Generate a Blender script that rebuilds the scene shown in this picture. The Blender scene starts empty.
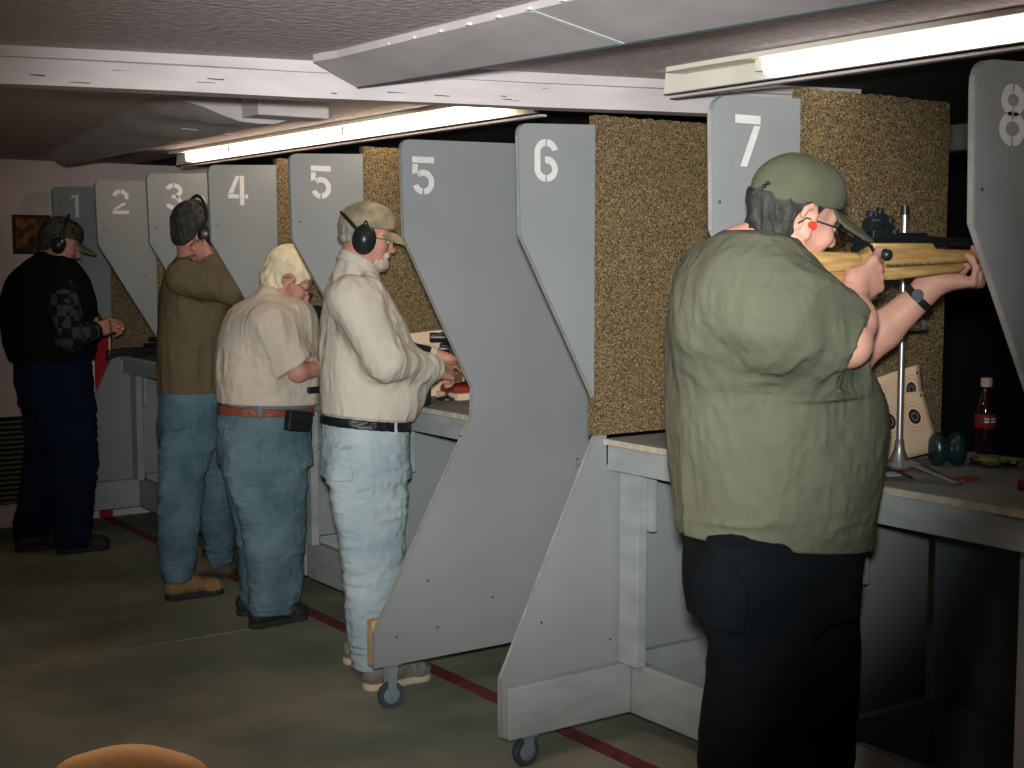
import bpy, bmesh, math, random
import numpy as np
from mathutils import Vector, Matrix
import openvdb

# ------------------------------------------------------------------ camera, world, lights, exposure
CAM = np.array([0.0, 0.0, 1.6]); FPX = 1377.0
YAW, PITCH = math.radians(34.9), math.radians(-5.25)
FW = np.array([math.sin(YAW)*math.cos(PITCH), math.cos(YAW)*math.cos(PITCH), math.sin(PITCH)])
RT = np.array([math.cos(YAW), -math.sin(YAW), 0.0]); UP = np.cross(RT, FW)
def ray(x, y): return FW + RT*(x-512)/FPX - UP*(y-384)/FPX
def onY(x, y, Y): d = ray(x, y); return CAM + d*(Y/d[1])          # the point seen at a photo pixel, on the plane Y
def onX(x, y, X): d = ray(x, y); return CAM + d*(X/d[0])
def onZ(x, y, Z): d = ray(x, y); return CAM + d*((Z-1.6)/d[2])

SC = bpy.context.scene
COL = SC.collection
cd = bpy.data.cameras.new('camera'); cam = bpy.data.objects.new('camera', cd); COL.objects.link(cam)
cd.sensor_width = 36.0; cd.lens = FPX/1024*36.0; cd.clip_start = 0.05; cd.clip_end = 60
m3 = Matrix((RT, UP, -FW)).transposed()
cam.matrix_world = Matrix.Translation(CAM) @ m3.to_4x4()
SC.camera = cam
w = bpy.data.worlds.new('world'); SC.world = w; w.use_nodes = True
w.node_tree.nodes['Background'].inputs[0].default_value = (0.10, 0.16, 0.17, 1)
w.node_tree.nodes['Background'].inputs[1].default_value = 0.25
SC.view_settings.view_transform = 'Standard'; SC.view_settings.look = 'None'
SC.view_settings.exposure = 0.44; SC.view_settings.gamma = 1.0; SC.view_settings.use_curve_mapping = False

def lamp(name, kind, loc, target, energy, color, **kw):
    ld = bpy.data.lights.new(name, kind); o = bpy.data.objects.new(name, ld); COL.objects.link(o)
    ld.energy = energy; ld.color = color
    for k, v in kw.items(): setattr(ld, k, v)
    o.location = loc
    d = Vector(target) - Vector(loc); o.rotation_euler = d.to_track_quat('-Z', 'Y').to_euler()
    return o
# the photographer's flash: a small cone from just above the lens, weaker towards its rim
lamp('flash', 'SPOT', (0.0, 0.02, 1.72), onY(500, 285, 4.2), 620, (0.955, 1.0, 0.965), spot_size=math.radians(46), spot_blend=1.0, shadow_soft_size=0.05)
# added fill lamp just below the ceiling; no fixture is seen there
lamp('added_fill_light', 'AREA', (0.6, 2.4, 2.12), (0.9, 2.6, 0), 12, (1.0, 0.80, 0.70), shape='RECTANGLE', size=1.2, size_y=0.3)

# ------------------------------------------------------------------ materials
def mat(name, color, rough=0.7, metal=0.0, noise=None, bump=None, spec=0.3, emit=None, col2=None, trans=0, stretch=(1,1,1)):
    m = bpy.data.materials.new(name); m.use_nodes = True; nt = m.node_tree; N = nt.nodes; L = nt.links
    b = N['Principled BSDF']; b.inputs['Base Color'].default_value = (*color, 1)
    b.inputs['Roughness'].default_value = rough; b.inputs['Metallic'].default_value = metal
    b.inputs['Specular IOR Level'].default_value = spec
    if trans: b.inputs['Transmission Weight'].default_value = trans
    if emit: b.inputs['Emission Color'].default_value = (*emit[0], 1); b.inputs['Emission Strength'].default_value = emit[1]
    tc = N.new('ShaderNodeTexCoord'); mp = N.new('ShaderNodeMapping'); L.new(tc.outputs['Object'], mp.inputs[0]); mp.inputs['Scale'].default_value = stretch
    if noise:
        sc, amt = noise
        t = N.new('ShaderNodeTexNoise'); t.inputs['Scale'].default_value = sc; t.inputs['Detail'].default_value = 5; L.new(mp.outputs[0], t.inputs[0])
        r = N.new('ShaderNodeValToRGB'); c2 = col2 or tuple(c*(1-amt) for c in color)
        r.color_ramp.elements[0].position = 0.35; r.color_ramp.elements[1].position = 0.65
        r.color_ramp.elements[0].color = (*c2, 1); r.color_ramp.elements[1].color = (*(color if col2 else [min(1, c*(1+amt*.5)) for c in color]), 1)
        L.new(t.outputs[0], r.inputs[0]); L.new(r.outputs[0], b.inputs['Base Color'])
    if bump:
        t2 = N.new('ShaderNodeTexNoise'); t2.inputs['Scale'].default_value = bump[0]; t2.inputs['Detail'].default_value = 4; L.new(mp.outputs[0], t2.inputs[0])
        bp = N.new('ShaderNodeBump'); bp.inputs['Strength'].default_value = bump[1]; bp.inputs['Distance'].default_value = 0.01
        L.new(t2.outputs[0], bp.inputs['Height']); L.new(bp.outputs[0], b.inputs['Normal'])
    return m
def ramp_noise(m, scale, stops, kind='ShaderNodeTexNoise', bump=0.0, detail=3):
    nt = m.node_tree; N = nt.nodes; L = nt.links; b = N['Principled BSDF']
    tc = N.new('ShaderNodeTexCoord'); t = N.new(kind); t.inputs['Scale'].default_value = scale; L.new(tc.outputs['Object'], t.inputs[0])
    out = t.outputs[0]
    if kind == 'ShaderNodeTexVoronoi':
        s = N.new('ShaderNodeSeparateColor'); L.new(t.outputs['Color'], s.inputs[0]); out = s.outputs[0]
    else: t.inputs['Detail'].default_value = detail
    r = N.new('ShaderNodeValToRGB'); r.color_ramp.interpolation = 'LINEAR'
    el = r.color_ramp.elements; el[0].position = stops[0][0]; el[0].color = (*stops[0][1], 1); el[1].position = stops[-1][0]; el[1].color = (*stops[-1][1], 1)
    for p, c in stops[1:-1]: e = el.new(p); e.color = (*c, 1)
    L.new(out, r.inputs[0]); L.new(r.outputs[0], b.inputs['Base Color'])
    if bump:
        bp = N.new('ShaderNodeBump'); bp.inputs['Strength'].default_value = bump; bp.inputs['Distance'].default_value = 0.01
        L.new(t.outputs[0], bp.inputs['Height']); L.new(bp.outputs[0], b.inputs['Normal'])
    return m
M = {}
M['ply'] = mat('grey_painted_plywood', (0.275, 0.285, 0.29), 0.75, noise=(1.6, 0.10), bump=(60, 0.08))
M['ply_edge'] = mat('worn_painted_edge', (0.36, 0.36, 0.34), 0.8, noise=(12, 0.2))
M['lumber'] = mat('grey_painted_lumber', (0.33, 0.35, 0.35), 0.7, noise=(5, 0.14), bump=(40, 0.1), stretch=(1, 1, 3))
M['raw_wood'] = mat('raw_lumber', (0.55, 0.36, 0.2), 0.8, noise=(30, 0.25), stretch=(3, 3, .4))
M['bench_top'] = mat('worn_bench_top', (0.27, 0.27, 0.24), 0.7, noise=(6, 0.25), bump=(50, 0.08))
M['bench_edge'] = mat('worn_bench_edge', (0.50, 0.44, 0.35), 0.7, noise=(25, 0.25))
M['back_panel'] = mat('grey_back_panel', (0.15, 0.18, 0.20), 0.8, noise=(3, 0.25))
M['number'] = mat('white_stencil_paint', (0.72, 0.68, 0.68), 0.8, noise=(60, 0.08))
M['carpet'] = ramp_noise(mat('brown_loop_carpet', (0.2, 0.15, 0.08), 1.0, spec=0.05), 310,
    [(0.0, (0.03, 0.035, 0.03)), (0.3, (0.12, 0.075, 0.035)), (0.5, (0.25, 0.155, 0.06)), (0.7, (0.14, 0.15, 0.10)), (0.85, (0.36, 0.21, 0.10)), (1.0, (0.44, 0.34, 0.21))], 'ShaderNodeTexVoronoi', 0.4)
M['floor'] = ramp_noise(mat('painted_concrete', (0.1, 0.1, 0.08), 0.75, spec=0.25), 1.7,
    [(0.32, (0.145, 0.178, 0.140)), (0.5, (0.24, 0.255, 0.19)), (0.68, (0.37, 0.35, 0.25))], bump=0.1, detail=9)
M['joint'] = mat('floor_joint', (0.38, 0.38, 0.30), 0.9, noise=(40, 0.4))
M['red_paint'] = mat('worn_red_paint', (0.22, 0.05, 0.055), 0.8, noise=(25, 0.35))
M['red_bright'] = mat('red_wall_paint', (0.42, 0.015, 0.02), 0.8)
M['ceiling'] = ramp_noise(mat('mauve_grey_ceiling', (0.2, 0.17, 0.18), 0.95, spec=0.1), 38,
    [(0.3, (0.50, 0.42, 0.44)), (0.6, (0.66, 0.56, 0.58)), (0.75, (0.78, 0.70, 0.71))], bump=0.5, detail=8)
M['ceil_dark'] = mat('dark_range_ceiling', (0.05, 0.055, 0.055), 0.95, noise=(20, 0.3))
M['beam'] = mat('white_painted_beam', (0.62, 0.55, 0.565), 0.7, noise=(4, 0.12), stretch=(1, 1, 4))
M['duct'] = mat('grey_tape_sheet', (0.56, 0.51, 0.53), 0.6, noise=(5, 0.1), bump=(4, 0.12))
M['fix_white'] = mat('fixture_enamel', (0.85, 0.80, 0.70), 0.5, noise=(6, 0.06))
M['tube_w'] = mat('warm_fluorescent_tube', (1, 1, 1), 0.4, emit=((1.0, 0.80, 0.58), 8.0))
M['tube_c'] = mat('cool_fluorescent_tube', (1, 1, 1), 0.4, emit=((1.0, 0.92, 0.84), 3.5))
M['wall'] = mat('pinkish_white_wall', (0.78, 0.62, 0.58), 0.85, noise=(2, 0.1))
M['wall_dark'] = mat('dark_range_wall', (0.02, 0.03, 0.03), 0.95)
M['base_white'] = mat('white_baseboard', (0.60, 0.62, 0.60), 0.7, noise=(9, 0.1))
M['black'] = mat('black_plastic', (0.012, 0.016, 0.018), 0.35, spec=0.5)
M['steel_black'] = mat('blued_steel', (0.015, 0.018, 0.022), 0.3, metal=0.4, spec=0.6)
M['chrome'] = mat('brushed_aluminium', (0.62, 0.60, 0.60), 0.3, metal=0.9)
M['rubber'] = mat('grey_rubber_tread', (0.05, 0.07, 0.08), 0.6)
M['wheel'] = mat('grey_plastic_wheel', (0.20, 0.24, 0.27), 0.5)
M['skin'] = mat('fair_skin', (0.64, 0.33, 0.25), 0.55, noise=(18, 0.12), bump=(120, 0.05), spec=0.35)
M['skin_tan'] = mat('ruddy_skin', (0.56, 0.26, 0.19), 0.55, noise=(16, 0.14), bump=(120, 0.05), spec=0.35)
M['skin_brown'] = mat('shaded_ruddy_skin', (0.36, 0.16, 0.09), 0.6, noise=(16, 0.14))
M['olive'] = mat('olive_knit_shirt', (0.112, 0.114, 0.080), 0.95, noise=(3.2, 0.12), bump=(170, 0.25), spec=0.1)
M['olive_cap'] = mat('olive_cotton_cap', (0.115, 0.120, 0.078), 0.95, noise=(9, 0.12), bump=(200, 0.15), spec=0.1)
M['black_pants'] = mat('black_trousers', (0.0035, 0.0055, 0.008), 0.95, noise=(6, 0.3), spec=0.15)
M['cream'] = mat('cream_chambray_shirt', (0.56, 0.49, 0.42), 0.9, noise=(4, 0.06), bump=(200, 0.1), spec=0.1)
M['tee'] = mat('off_white_tee', (0.60, 0.51, 0.43), 0.95, noise=(4, 0.06), bump=(200, 0.1), spec=0.1)
M['brown_knit'] = mat('brown_olive_sweater', (0.155, 0.115, 0.065), 0.95, noise=(5, 0.12), bump=(180, 0.2), spec=0.1)
M['denim_light'] = mat('pale_denim', (0.42, 0.48, 0.50), 0.9, noise=(5, 0.2), bump=(250, 0.12), spec=0.1, col2=(0.26, 0.34, 0.39))
M['denim'] = mat('blue_denim', (0.155, 0.235, 0.27), 0.9, noise=(5, 0.2), bump=(250, 0.12), spec=0.1, col2=(0.07, 0.125, 0.155))
M['denim_mid'] = mat('mid_denim', (0.14, 0.225, 0.275), 0.9, noise=(5, 0.2), bump=(250, 0.12), spec=0.1, col2=(0.06, 0.115, 0.155))
M['denim_dark'] = mat('navy_denim', (0.006, 0.014, 0.032), 0.95, noise=(5, 0.3), spec=0.1)
M['jacket_black'] = mat('black_vest', (0.006, 0.007, 0.007), 0.95, noise=(5, 0.3), spec=0.1)
M['hair_dark'] = mat('dark_greying_hair', (0.045, 0.045, 0.042), 0.7, noise=(60, 0.6), bump=(90, 0.8), stretch=(1, 1, .5))
M['hair_grey'] = mat('grey_hair', (0.30, 0.28, 0.24), 0.7, noise=(60, 0.4), bump=(90, 0.6))
M['hair_white'] = mat('pale_blond_white_hair', (0.80, 0.66, 0.45), 0.75, noise=(30, 0.15), bump=(55, 0.5), stretch=(1, 1, .35))
M['beard'] = mat('white_stubble', (0.56, 0.45, 0.40), 0.9, noise=(90, 0.25), bump=(120, 0.4))
M['tan_cap'] = mat('washed_tan_cap', (0.42, 0.33, 0.21), 0.95, noise=(14, 0.3), col2=(0.17, 0.17, 0.11), bump=(200, 0.15))
M['leather_red'] = mat('red_brown_leather', (0.26, 0.07, 0.04), 0.5, noise=(20, 0.2))
M['leather_black'] = mat('black_leather', (0.012, 0.012, 0.015), 0.4)
M['boot'] = mat('tan_suede_boot', (0.30, 0.18, 0.085), 0.85, noise=(12, 0.25))
M['boot_dark'] = mat('brown_suede_boot', (0.13, 0.085, 0.05), 0.85, noise=(12, 0.25))
M['sole'] = mat('dark_rubber_sole', (0.03, 0.03, 0.028), 0.8)
M['sole_tan'] = mat('cream_rubber_sole', (0.62, 0.50, 0.36), 0.8)
M['shoe_black'] = mat('black_shoe', (0.03, 0.032, 0.035), 0.6, noise=(20, 0.3))
M['shoe_tan'] = mat('light_canvas_shoe', (0.22, 0.20, 0.17), 0.8, noise=(20, 0.2))
M['paper'] = mat('buff_target_paper', (0.82, 0.58, 0.39), 0.9, noise=(8, 0.04))
M['ink'] = mat('black_printing_ink', (0.02, 0.025, 0.03), 0.8)
M['ink_line'] = mat('brown_printing_ink', (0.42, 0.29, 0.18), 0.8)
M['red_plastic'] = mat('red_plastic', (0.30, 0.045, 0.03), 0.5)
M['red_glow'] = mat('red_foam_plug', (0.95, 0.06, 0.03), 0.6)
M['green_cup'] = mat('dark_teal_plastic', (0.006, 0.022, 0.028), 0.3, spec=0.6)
M['label_green'] = mat('green_label', (0.25, 0.45, 0.08), 0.6)
M['label_white'] = mat('white_label', (0.6, 0.62, 0.7), 0.6)
M['cola'] = mat('dark_cola', (0.015, 0.006, 0.005), 0.08, spec=0.7)
M['cap_pink'] = mat('pale_pink_cap', (0.62, 0.42, 0.38), 0.5)
M['label_red'] = mat('red_bottle_label', (0.22, 0.02, 0.02), 0.6)
M['yellow'] = mat('yellow_strap', (0.30, 0.27, 0.05), 0.7)
M['vent'] = mat('dark_vent_cavity', (0.012, 0.012, 0.012), 0.9)
M['vent_slat'] = mat('vent_slat_enamel', (0.22, 0.19, 0.15), 0.6)
M['frame_brown'] = mat('brown_picture_frame', (0.035, 0.018, 0.012), 0.6)
M['orange_cloth'] = mat('orange_vinyl', (0.34, 0.185, 0.065), 0.65, noise=(14, 0.1), bump=(80, 0.1))
M['chair_leg'] = mat('dark_chair_tube', (0.03, 0.03, 0.03), 0.4, metal=0.5)
M['lens'] = mat('spectacle_glass', (0.95, 0.97, 0.97), 0.02, spec=0.4, trans=1.0)
M['eye'] = mat('eye_white', (0.42, 0.38, 0.35), 0.6); M['iris'] = mat('iris', (0.03, 0.03, 0.04), 0.2)
M['lip'] = mat('lip_skin', (0.42, 0.15, 0.13), 0.5)
ramp_noise(mat('x', (0, 0, 0)), 1, [(0, (0, 0, 0)), (1, (1, 1, 1))])
M['picture'] = ramp_noise(mat('dark_amber_picture', (0.1, 0.05, 0.02), 0.7), 18, [(0.35, (0.035, 0.012, 0.01)), (0.5, (0.13, 0.045, 0.02)), (0.65, (0.36, 0.14, 0.04))], detail=4)
M['camo'] = ramp_noise(mat('camouflage_cap', (0.05, 0.05, 0.03), 0.95), 26, [(0.4, (0.02, 0.022, 0.018)), (0.5, (0.09, 0.075, 0.04)), (0.6, (0.05, 0.06, 0.035))], detail=2)
M['camo_brim'] = mat('buff_cap_brim', (0.26, 0.21, 0.12), 0.9, noise=(25, 0.4))
def plaid():
    m = mat('dark_plaid_flannel', (0.03, 0.04, 0.05), 0.95, spec=0.1); nt = m.node_tree; N = nt.nodes; L = nt.links
    tc = N.new('ShaderNodeTexCoord'); r = N.new('ShaderNodeTexChecker'); r.inputs['Scale'].default_value = 17
    r.inputs['Color1'].default_value = (0.012, 0.016, 0.018, 1); r.inputs['Color2'].default_value = (0.055, 0.07, 0.065, 1)
    L.new(tc.outputs['Object'], r.inputs[0]); L.new(r.outputs[0], N['Principled BSDF'].inputs['Base Color']); return m
M['plaid'] = plaid()
def laminate():
    m = mat('honey_laminated_wood', (0.5, 0.3, 0.1), 0.4, spec=0.4); nt = m.node_tree; N = nt.nodes; L = nt.links
    tc = N.new('ShaderNodeTexCoord'); mp = N.new('ShaderNodeMapping'); mp.inputs['Scale'].default_value = (0.6, 1, 6); mp.inputs['Rotation'].default_value = (0, 0.12, 0)
    t = N.new('ShaderNodeTexNoise'); t.inputs['Scale'].default_value = 14; t.inputs['Detail'].default_value = 5
    r = N.new('ShaderNodeValToRGB'); r.color_ramp.elements[0].position = .35; r.color_ramp.elements[1].position = .68
    r.color_ramp.elements[0].color = (0.38, 0.205, 0.065, 1); r.color_ramp.elements[1].color = (0.66, 0.42, 0.17, 1)
    L.new(tc.outputs['Object'], mp.inputs[0]); L.new(mp.outputs[0], t.inputs[0]); L.new(t.outputs[0], r.inputs[0]); L.new(r.outputs[0], N['Principled BSDF'].inputs['Base Color']); return m
M['laminate'] = laminate()

# ------------------------------------------------------------------ object helpers
def link(name, me, m, parent=None, origin=None):
    o = bpy.data.objects.new(name, me); COL.objects.link(o)
    if m is not None: me.materials.append(M[m])
    if origin is not None:
        me.transform(Matrix.Translation(-Vector(origin)))
        if parent is None: o.location = origin
    if parent is not None:
        base = parent.matrix_world.translation if parent.parent is None else None
        o.parent = parent
    return o
ORG = {}
def thing(name, label, cat, loc, group=None):
    o = bpy.data.objects.new(name, None); COL.objects.link(o); o.location = loc; o.empty_display_size = .1
    o['label'] = label; o['category'] = cat
    if group: o['group'] = group
    ORG[o] = Vector(loc); return o
def tag(o, label, cat, group=None):
    o['label'] = label; o['category'] = cat
    if group: o['group'] = group
    return o
def obj(name, me, m, parent=None, label=None, smooth=None, origin=None):
    """geometry is given in world coordinates; a part is moved into its thing's frame"""
    if isinstance(me, bmesh.types.BMesh):
        bm = me; me = bpy.data.meshes.new(name); bmesh.ops.recalc_face_normals(bm, faces=bm.faces); bm.to_mesh(me); bm.free()
    o = bpy.data.objects.new(name, me); COL.objects.link(o)
    if m: me.materials.append(M[m])
    if smooth is not None:
        for p in me.polygons: p.use_smooth = True
        if smooth < 180:
            try: me.set_sharp_from_angle(angle=math.radians(smooth))
            except Exception: pass
    if parent is not None:
        off = ORG[parent]; me.transform(Matrix.Translation(-off)); o.parent = parent
        if parent.type == 'MESH' or True: ORG[o] = off
    else:
        if origin is None:
            co = np.array([v.co[:] for v in me.vertices]); origin = ((co[:, 0].min()+co[:, 0].max())/2, (co[:, 1].min()+co[:, 1].max())/2, co[:, 2].min())
        me.transform(Matrix.Translation(-Vector(origin))); o.location = origin; ORG[o] = Vector(origin)
    if label: o['label'] = label
    return o
def struct(name, me, m, **k):
    o = obj(name, me, m, **k); o['kind'] = 'structure'; return o
def NB(): return bmesh.new()
def box(bm, lo, hi, bev=0.0, R=None, piv=None):
    r = bmesh.ops.create_cube(bm, size=1.0); vs = r['verts']
    c = (Vector(lo)+Vector(hi))/2; s = Vector(hi)-Vector(lo)
    for v in vs: v.co = Vector((v.co.x*s.x, v.co.y*s.y, v.co.z*s.z)) + c
    if bev > 0:
        es = list({e for v in vs for e in v.link_edges})
        r = bmesh.ops.bevel(bm, geom=es, offset=bev, segments=2, affect='EDGES', profile=0.6); vs = list(set(r['verts']))|set() if False else list({v for f in r['faces'] for v in f.verts}|{v for v in vs if v.is_valid})
    if R is not None:
        p = Vector(piv) if piv is not None else c
        for v in vs: v.co = R @ (v.co-p) + p
    return vs
def prism(bm, pts, lo, hi, axis='y', bev=0.0):
    """polygon in the two other axes, extruded from lo to hi along axis"""
    def P(a, b, c): return {'y': Vector((a, c, b)), 'x': Vector((c, a, b)), 'z': Vector((a, b, c))}[axis]
    f0 = [bm.verts.new(P(a, b, lo)) for a, b in pts]; f1 = [bm.verts.new(P(a, b, hi)) for a, b in pts]
    n = len(pts); A = bm.faces.new(f0); B = bm.faces.new(f1[::-1])
    sides = [bm.faces.new((f0[i], f0[(i+1) % n], f1[(i+1) % n], f1[i])) for i in range(n)]
    bmesh.ops.recalc_face_normals(bm, faces=[A, B]+sides)
    if bev > 0: bmesh.ops.bevel(bm, geom=list(A.edges)+list(B.edges), offset=bev, segments=3, affect='EDGES', profile=0.5)
def frame_of(d):
    d = Vector(d).normalized(); a = Vector((0, 0, 1)) if abs(d.z) < .9 else Vector((1, 0, 0)); u = d.cross(a).normalized(); return d, u, d.cross(u).normalized()
def tube(bm, pts, r, n=12, cap=True):
    pts = [Vector(p) for p in pts]; rr = r if isinstance(r, (list, tuple)) else [r]*len(pts)
    rings = []; u = None
    for i, p in enumerate(pts):
        d = (pts[min(i+1, len(pts)-1)]-pts[max(i-1, 0)]).normalized()
        if u is None: _, u, v = frame_of(d)
        else: u = (u-d*u.dot(d)).normalized(); v = d.cross(u)
        rings.append([bm.verts.new(p+(u*math.cos(t)+v*math.sin(t))*rr[i]) for t in [2*math.pi*k/n for k in range(n)]])
    for a, b in zip(rings, rings[1:]):
        for k in range(n): bm.faces.new((a[k], a[(k+1) % n], b[(k+1) % n], b[k]))
    if cap: bm.faces.new(rings[0][::-1]); bm.faces.new(rings[-1])
def lathe(bm, prof, c, axis=(0, 0, 1), n=24):
    """prof: list of (radius, height along axis) from c"""
    d, u, v = frame_of(axis); c = Vector(c)
    rings = [[bm.verts.new(c+d*h+(u*math.cos(t)+v*math.sin(t))*max(r, 1e-4)) for t in [2*math.pi*k/n for k in range(n)]] for r, h in prof]
    for a, b in zip(rings, rings[1:]):
        for k in range(n): bm.faces.new((a[k], a[(k+1) % n], b[(k+1) % n], b[k]))
    bm.faces.new(rings[0][::-1]); bm.faces.new(rings[-1])

# ------------------------------------------------------------------ the room
ZC = 2.17
bm = NB(); box(bm, (-1.5, -1.5, -0.1), (8, 8.35, 0)); struct('floor', bm, 'floor', origin=(0, 0, 0))
bm = NB(); box(bm, (-1.5, -1.5, ZC), (2.96, 8.35, ZC+.1)); struct('ceiling', bm, 'ceiling', origin=(0, 0, ZC))
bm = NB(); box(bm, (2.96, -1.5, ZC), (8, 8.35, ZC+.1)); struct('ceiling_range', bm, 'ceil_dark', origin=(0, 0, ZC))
bm = NB(); box(bm, (-1.5, 8.35, 0), (8, 8.45, ZC)); struct('wall_far', bm, 'wall', origin=(0, 8.35, 0))
bm = NB(); box(bm, (-1.6, -1.5, 0), (-1.5, 8.35, ZC)); struct('wall_left', bm, 'wall', origin=(-1.5, 0, 0))
bm = NB(); box(bm, (-1.5, -1.6, 0), (8, -1.5, ZC)); struct('wall_behind', bm, 'wall', origin=(0, -1.5, 0))
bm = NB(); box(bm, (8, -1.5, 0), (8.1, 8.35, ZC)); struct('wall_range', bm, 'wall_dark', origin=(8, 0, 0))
bm = NB(); box(bm, (2.30, 8.335, 0.0), (3.6, 8.35, 0.13), .003); struct('baseboard_far', bm, 'base_white')
bm = NB(); box(bm, (-1.5, 8.33, 0.965), (2.70, 8.35, 0.995), .004); struct('trim_1', bm, 'wall')
bm = NB(); box(bm, (2.715, -1.5, 0.0), (2.785, 8.33, 0.002)); struct('trim_2', bm, 'red_paint', origin=(2.75, 3, 0))
bm = NB(); box(bm, (2.71, 8.331, 0.0), (2.795, 8.345, 1.9)); struct('trim_3', bm, 'red_bright')
a = onZ(75, 663, 0); b = onZ(262, 627, 0)
bm = NB(); box(bm, (0.3, b[1]-.006, 0.0), (2.6, b[1]+.004, 0.0015)); struct('trim_4', bm, 'joint')
bm = NB(); box(bm, (5.0, 2.0, 2.06), (5.12, 6, 2.17), .004); struct('trim_5', bm, 'lumber')

# ceiling beam, two steps deep, running downrange at a slight skew
def bY(X): return 3.90-0.245*(X-1.03)
def skew_bar(bm, x0, x1, y0, y1, z0, z1, n=14):
    random.seed(3); rings = []
    for i in range(n+1):
        x = x0+(x1-x0)*i/n; Y = bY(x); j = lambda: random.uniform(-.0025, .0025)
        rings.append([bm.verts.new((x, Y+y0+j(), z0+j())), bm.verts.new((x, Y+y1, z0+j())), bm.verts.new((x, Y+y1, z1)), bm.verts.new((x, Y+y0+j(), z1))])
    for a, b in zip(rings, rings[1:]):
        for k in range(4): bm.faces.new((a[k], a[(k+1) % 4], b[(k+1) % 4], b[k]))
    bm.faces.new(rings[0]); bm.faces.new(rings[-1][::-1])
bm = NB(); skew_bar(bm, -1.5, 3.7, 0, .09, 2.068, ZC); beam = struct('trim_6', bm, 'beam')
bm = NB(); skew_bar(bm, -1.5, 3.7, -.022, 0.0, 2.140, ZC); o = struct('trim_7', bm, 'beam')
random.seed(5)
bm = NB()
for i in range(16):
    x = random.uniform(1.0, 2.6); z = random.uniform(2.08, 2.13); l = random.uniform(.004, .06)
    Y = bY(x)-.0035; Y1 = bY(x+l)-.0035
    q4 = [(x, Y, z), (x+l, Y1, z+random.uniform(-.002, .002)), (x+l, Y1, z+.0015), (x, Y, z+.001+random.random()*.002)]
    bm.faces.new([bm.verts.new(p) for p in q4])
o = obj('chipped_paint', bm, 'frame_brown', beam)

# taped sheet duct under the ceiling on the near side of the beam
t = thing('ceiling_duct', 'long flat grey sheet duct hung from the ceiling in front of the beam', 'duct', (2.0, 2.5, 2.10))
def duct(bm, secs):
    rings = []
    for (y, xl, zl, xr, zr) in secs:
        rings.append([bm.verts.new(p) for p in ((xl, y, ZC), (xl, y, zl), (xr, y, zr), (xr, y, ZC))])
    for a, b in zip(rings, rings[1:]):
        for k in range(4): bm.faces.new((a[k], a[(k+1) % 4], b[(k+1) % 4], b[k]))
    bm.faces.new(rings[0]); bm.faces.new(rings[-1][::-1])
bm = NB(); rr = []
for (y0, y1) in ((3.60, 3.68),):
    duct(bm, [(-.5, 1.86, 2.152, 2.30, 2.10), (1.8, 1.85, 2.152, 2.17, 2.10), (2.6, 1.84, 2.152, 2.10, 2.101), (3.45, 1.82, 2.150, 2.01, 2.10)])
# slanted end that dies into the beam
    v = [bm.verts.new(p) for p in ((1.82, 3.45, ZC), (1.82, 3.45, 2.150), (2.01, 3.45, 2.10), (2.01, 3.45, ZC), (1.80, 3.56, ZC), (1.80, 3.56, 2.150), (1.99, 3.655, 2.10), (1.99, 3.655, ZC))]
    for f in ((0, 1, 5, 4), (1, 2, 6, 5), (2, 3, 7, 6), (4, 5, 6, 7), (0, 4, 7, 3)): bm.faces.new([v[i] for i in f])
obj('sheet', bm, 'duct', t)
for y in (2.55, 1.2):
    bm = NB(); prism(bm, [(1.84, 2.1500), (2.11, 2.0995), (2.11, 2.098), (1.84, 2.1485)], y, y+.02)
    obj('joint_tape', bm, 'base_white', t)
bm = NB(); random.seed(9)
for i in range(22): 
    y = .8+i*.125; box(bm, (1.824, y, 2.151), (1.836, y+.012, 2.158))
obj('staple', bm, 'base_white', t)['kind'] = 'stuff'
bm = NB(); tube(bm, [(2.18, 1.6, 2.100), (2.17, 1.8, 2.0995), (2.10, 2.6, 2.1), (2.01, 3.45, 2.0995), (1.99, 3.65, 2.1)], .004, 6); obj('edge_or_shadow_strip', bm, 'rubber', t)  # dark strip put in for the shadow gap along the duct's right edge

# the crumpled continuation beyond the beam
t = thing('ceiling_duct', 'crumpled grey taped duct sagging from the ceiling behind the beam', 'duct', (2.3, 4.6, 2.10))
bm = NB(); random.seed(12); nx, ny = 8, 26; G = {}
for j in range(ny+1):
    y = 4.66+ (7.6-4.66)*(j/ny)**1.3
    s = (y-4.66)/2.95; xl = 1.78+.47*s; xr = 2.34+.06*s
    for i in range(nx+1):
        u = i/nx; edge = math.sin(math.pi*u)**.5
        z = ZC-.01-(.035+.05*u)*edge + random.uniform(-.007, .007)*edge - .015*math.sin(9*y+5*u)*edge*max(0, 1-s*1.5)
        if i == 0: z = ZC+.005
        if i == nx: z = ZC-.055
        G[i, j] = bm.verts.new((xl+(xr-xl)*u, y, z))
for j in range(ny):
    for i in range(nx): bm.faces.new((G[i, j], G[i+1, j], G[i+1, j+1], G[i, j+1]))
for j in range(ny):
    a, b = G[nx, j], G[nx, j+1]; c, d = bm.verts.new((b.co.x, b.co.y, ZC)), bm.verts.new((a.co.x, a.co.y, ZC)); bm.faces.new((a, b, c, d))
row = [G[i, 0] for i in range(nx+1)]; top = [bm.verts.new((v.co.x, v.co.y, ZC+.006)) for v in row]
for i in range(nx): bm.faces.new((row[i], row[i+1], top[i+1], top[i]))
obj('sheet', bm, 'duct', t, smooth=35)
bm = NB(); box(bm, (2.05, 5.28, 2.10), (2.36, 5.30, 2.104), R=Matrix.Rotation(.5, 3, 'Z')); obj('joint_tape', bm, 'base_white', t)
bm = NB(); box(bm, (2.06, 4.50, 2.097), (2.335, 4.64, 2.169), .003); o = obj('ceiling_box', bm, 'beam'); tag(o, 'small white ceiling box between the crumpled duct and the light behind the beam', 'box')

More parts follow.
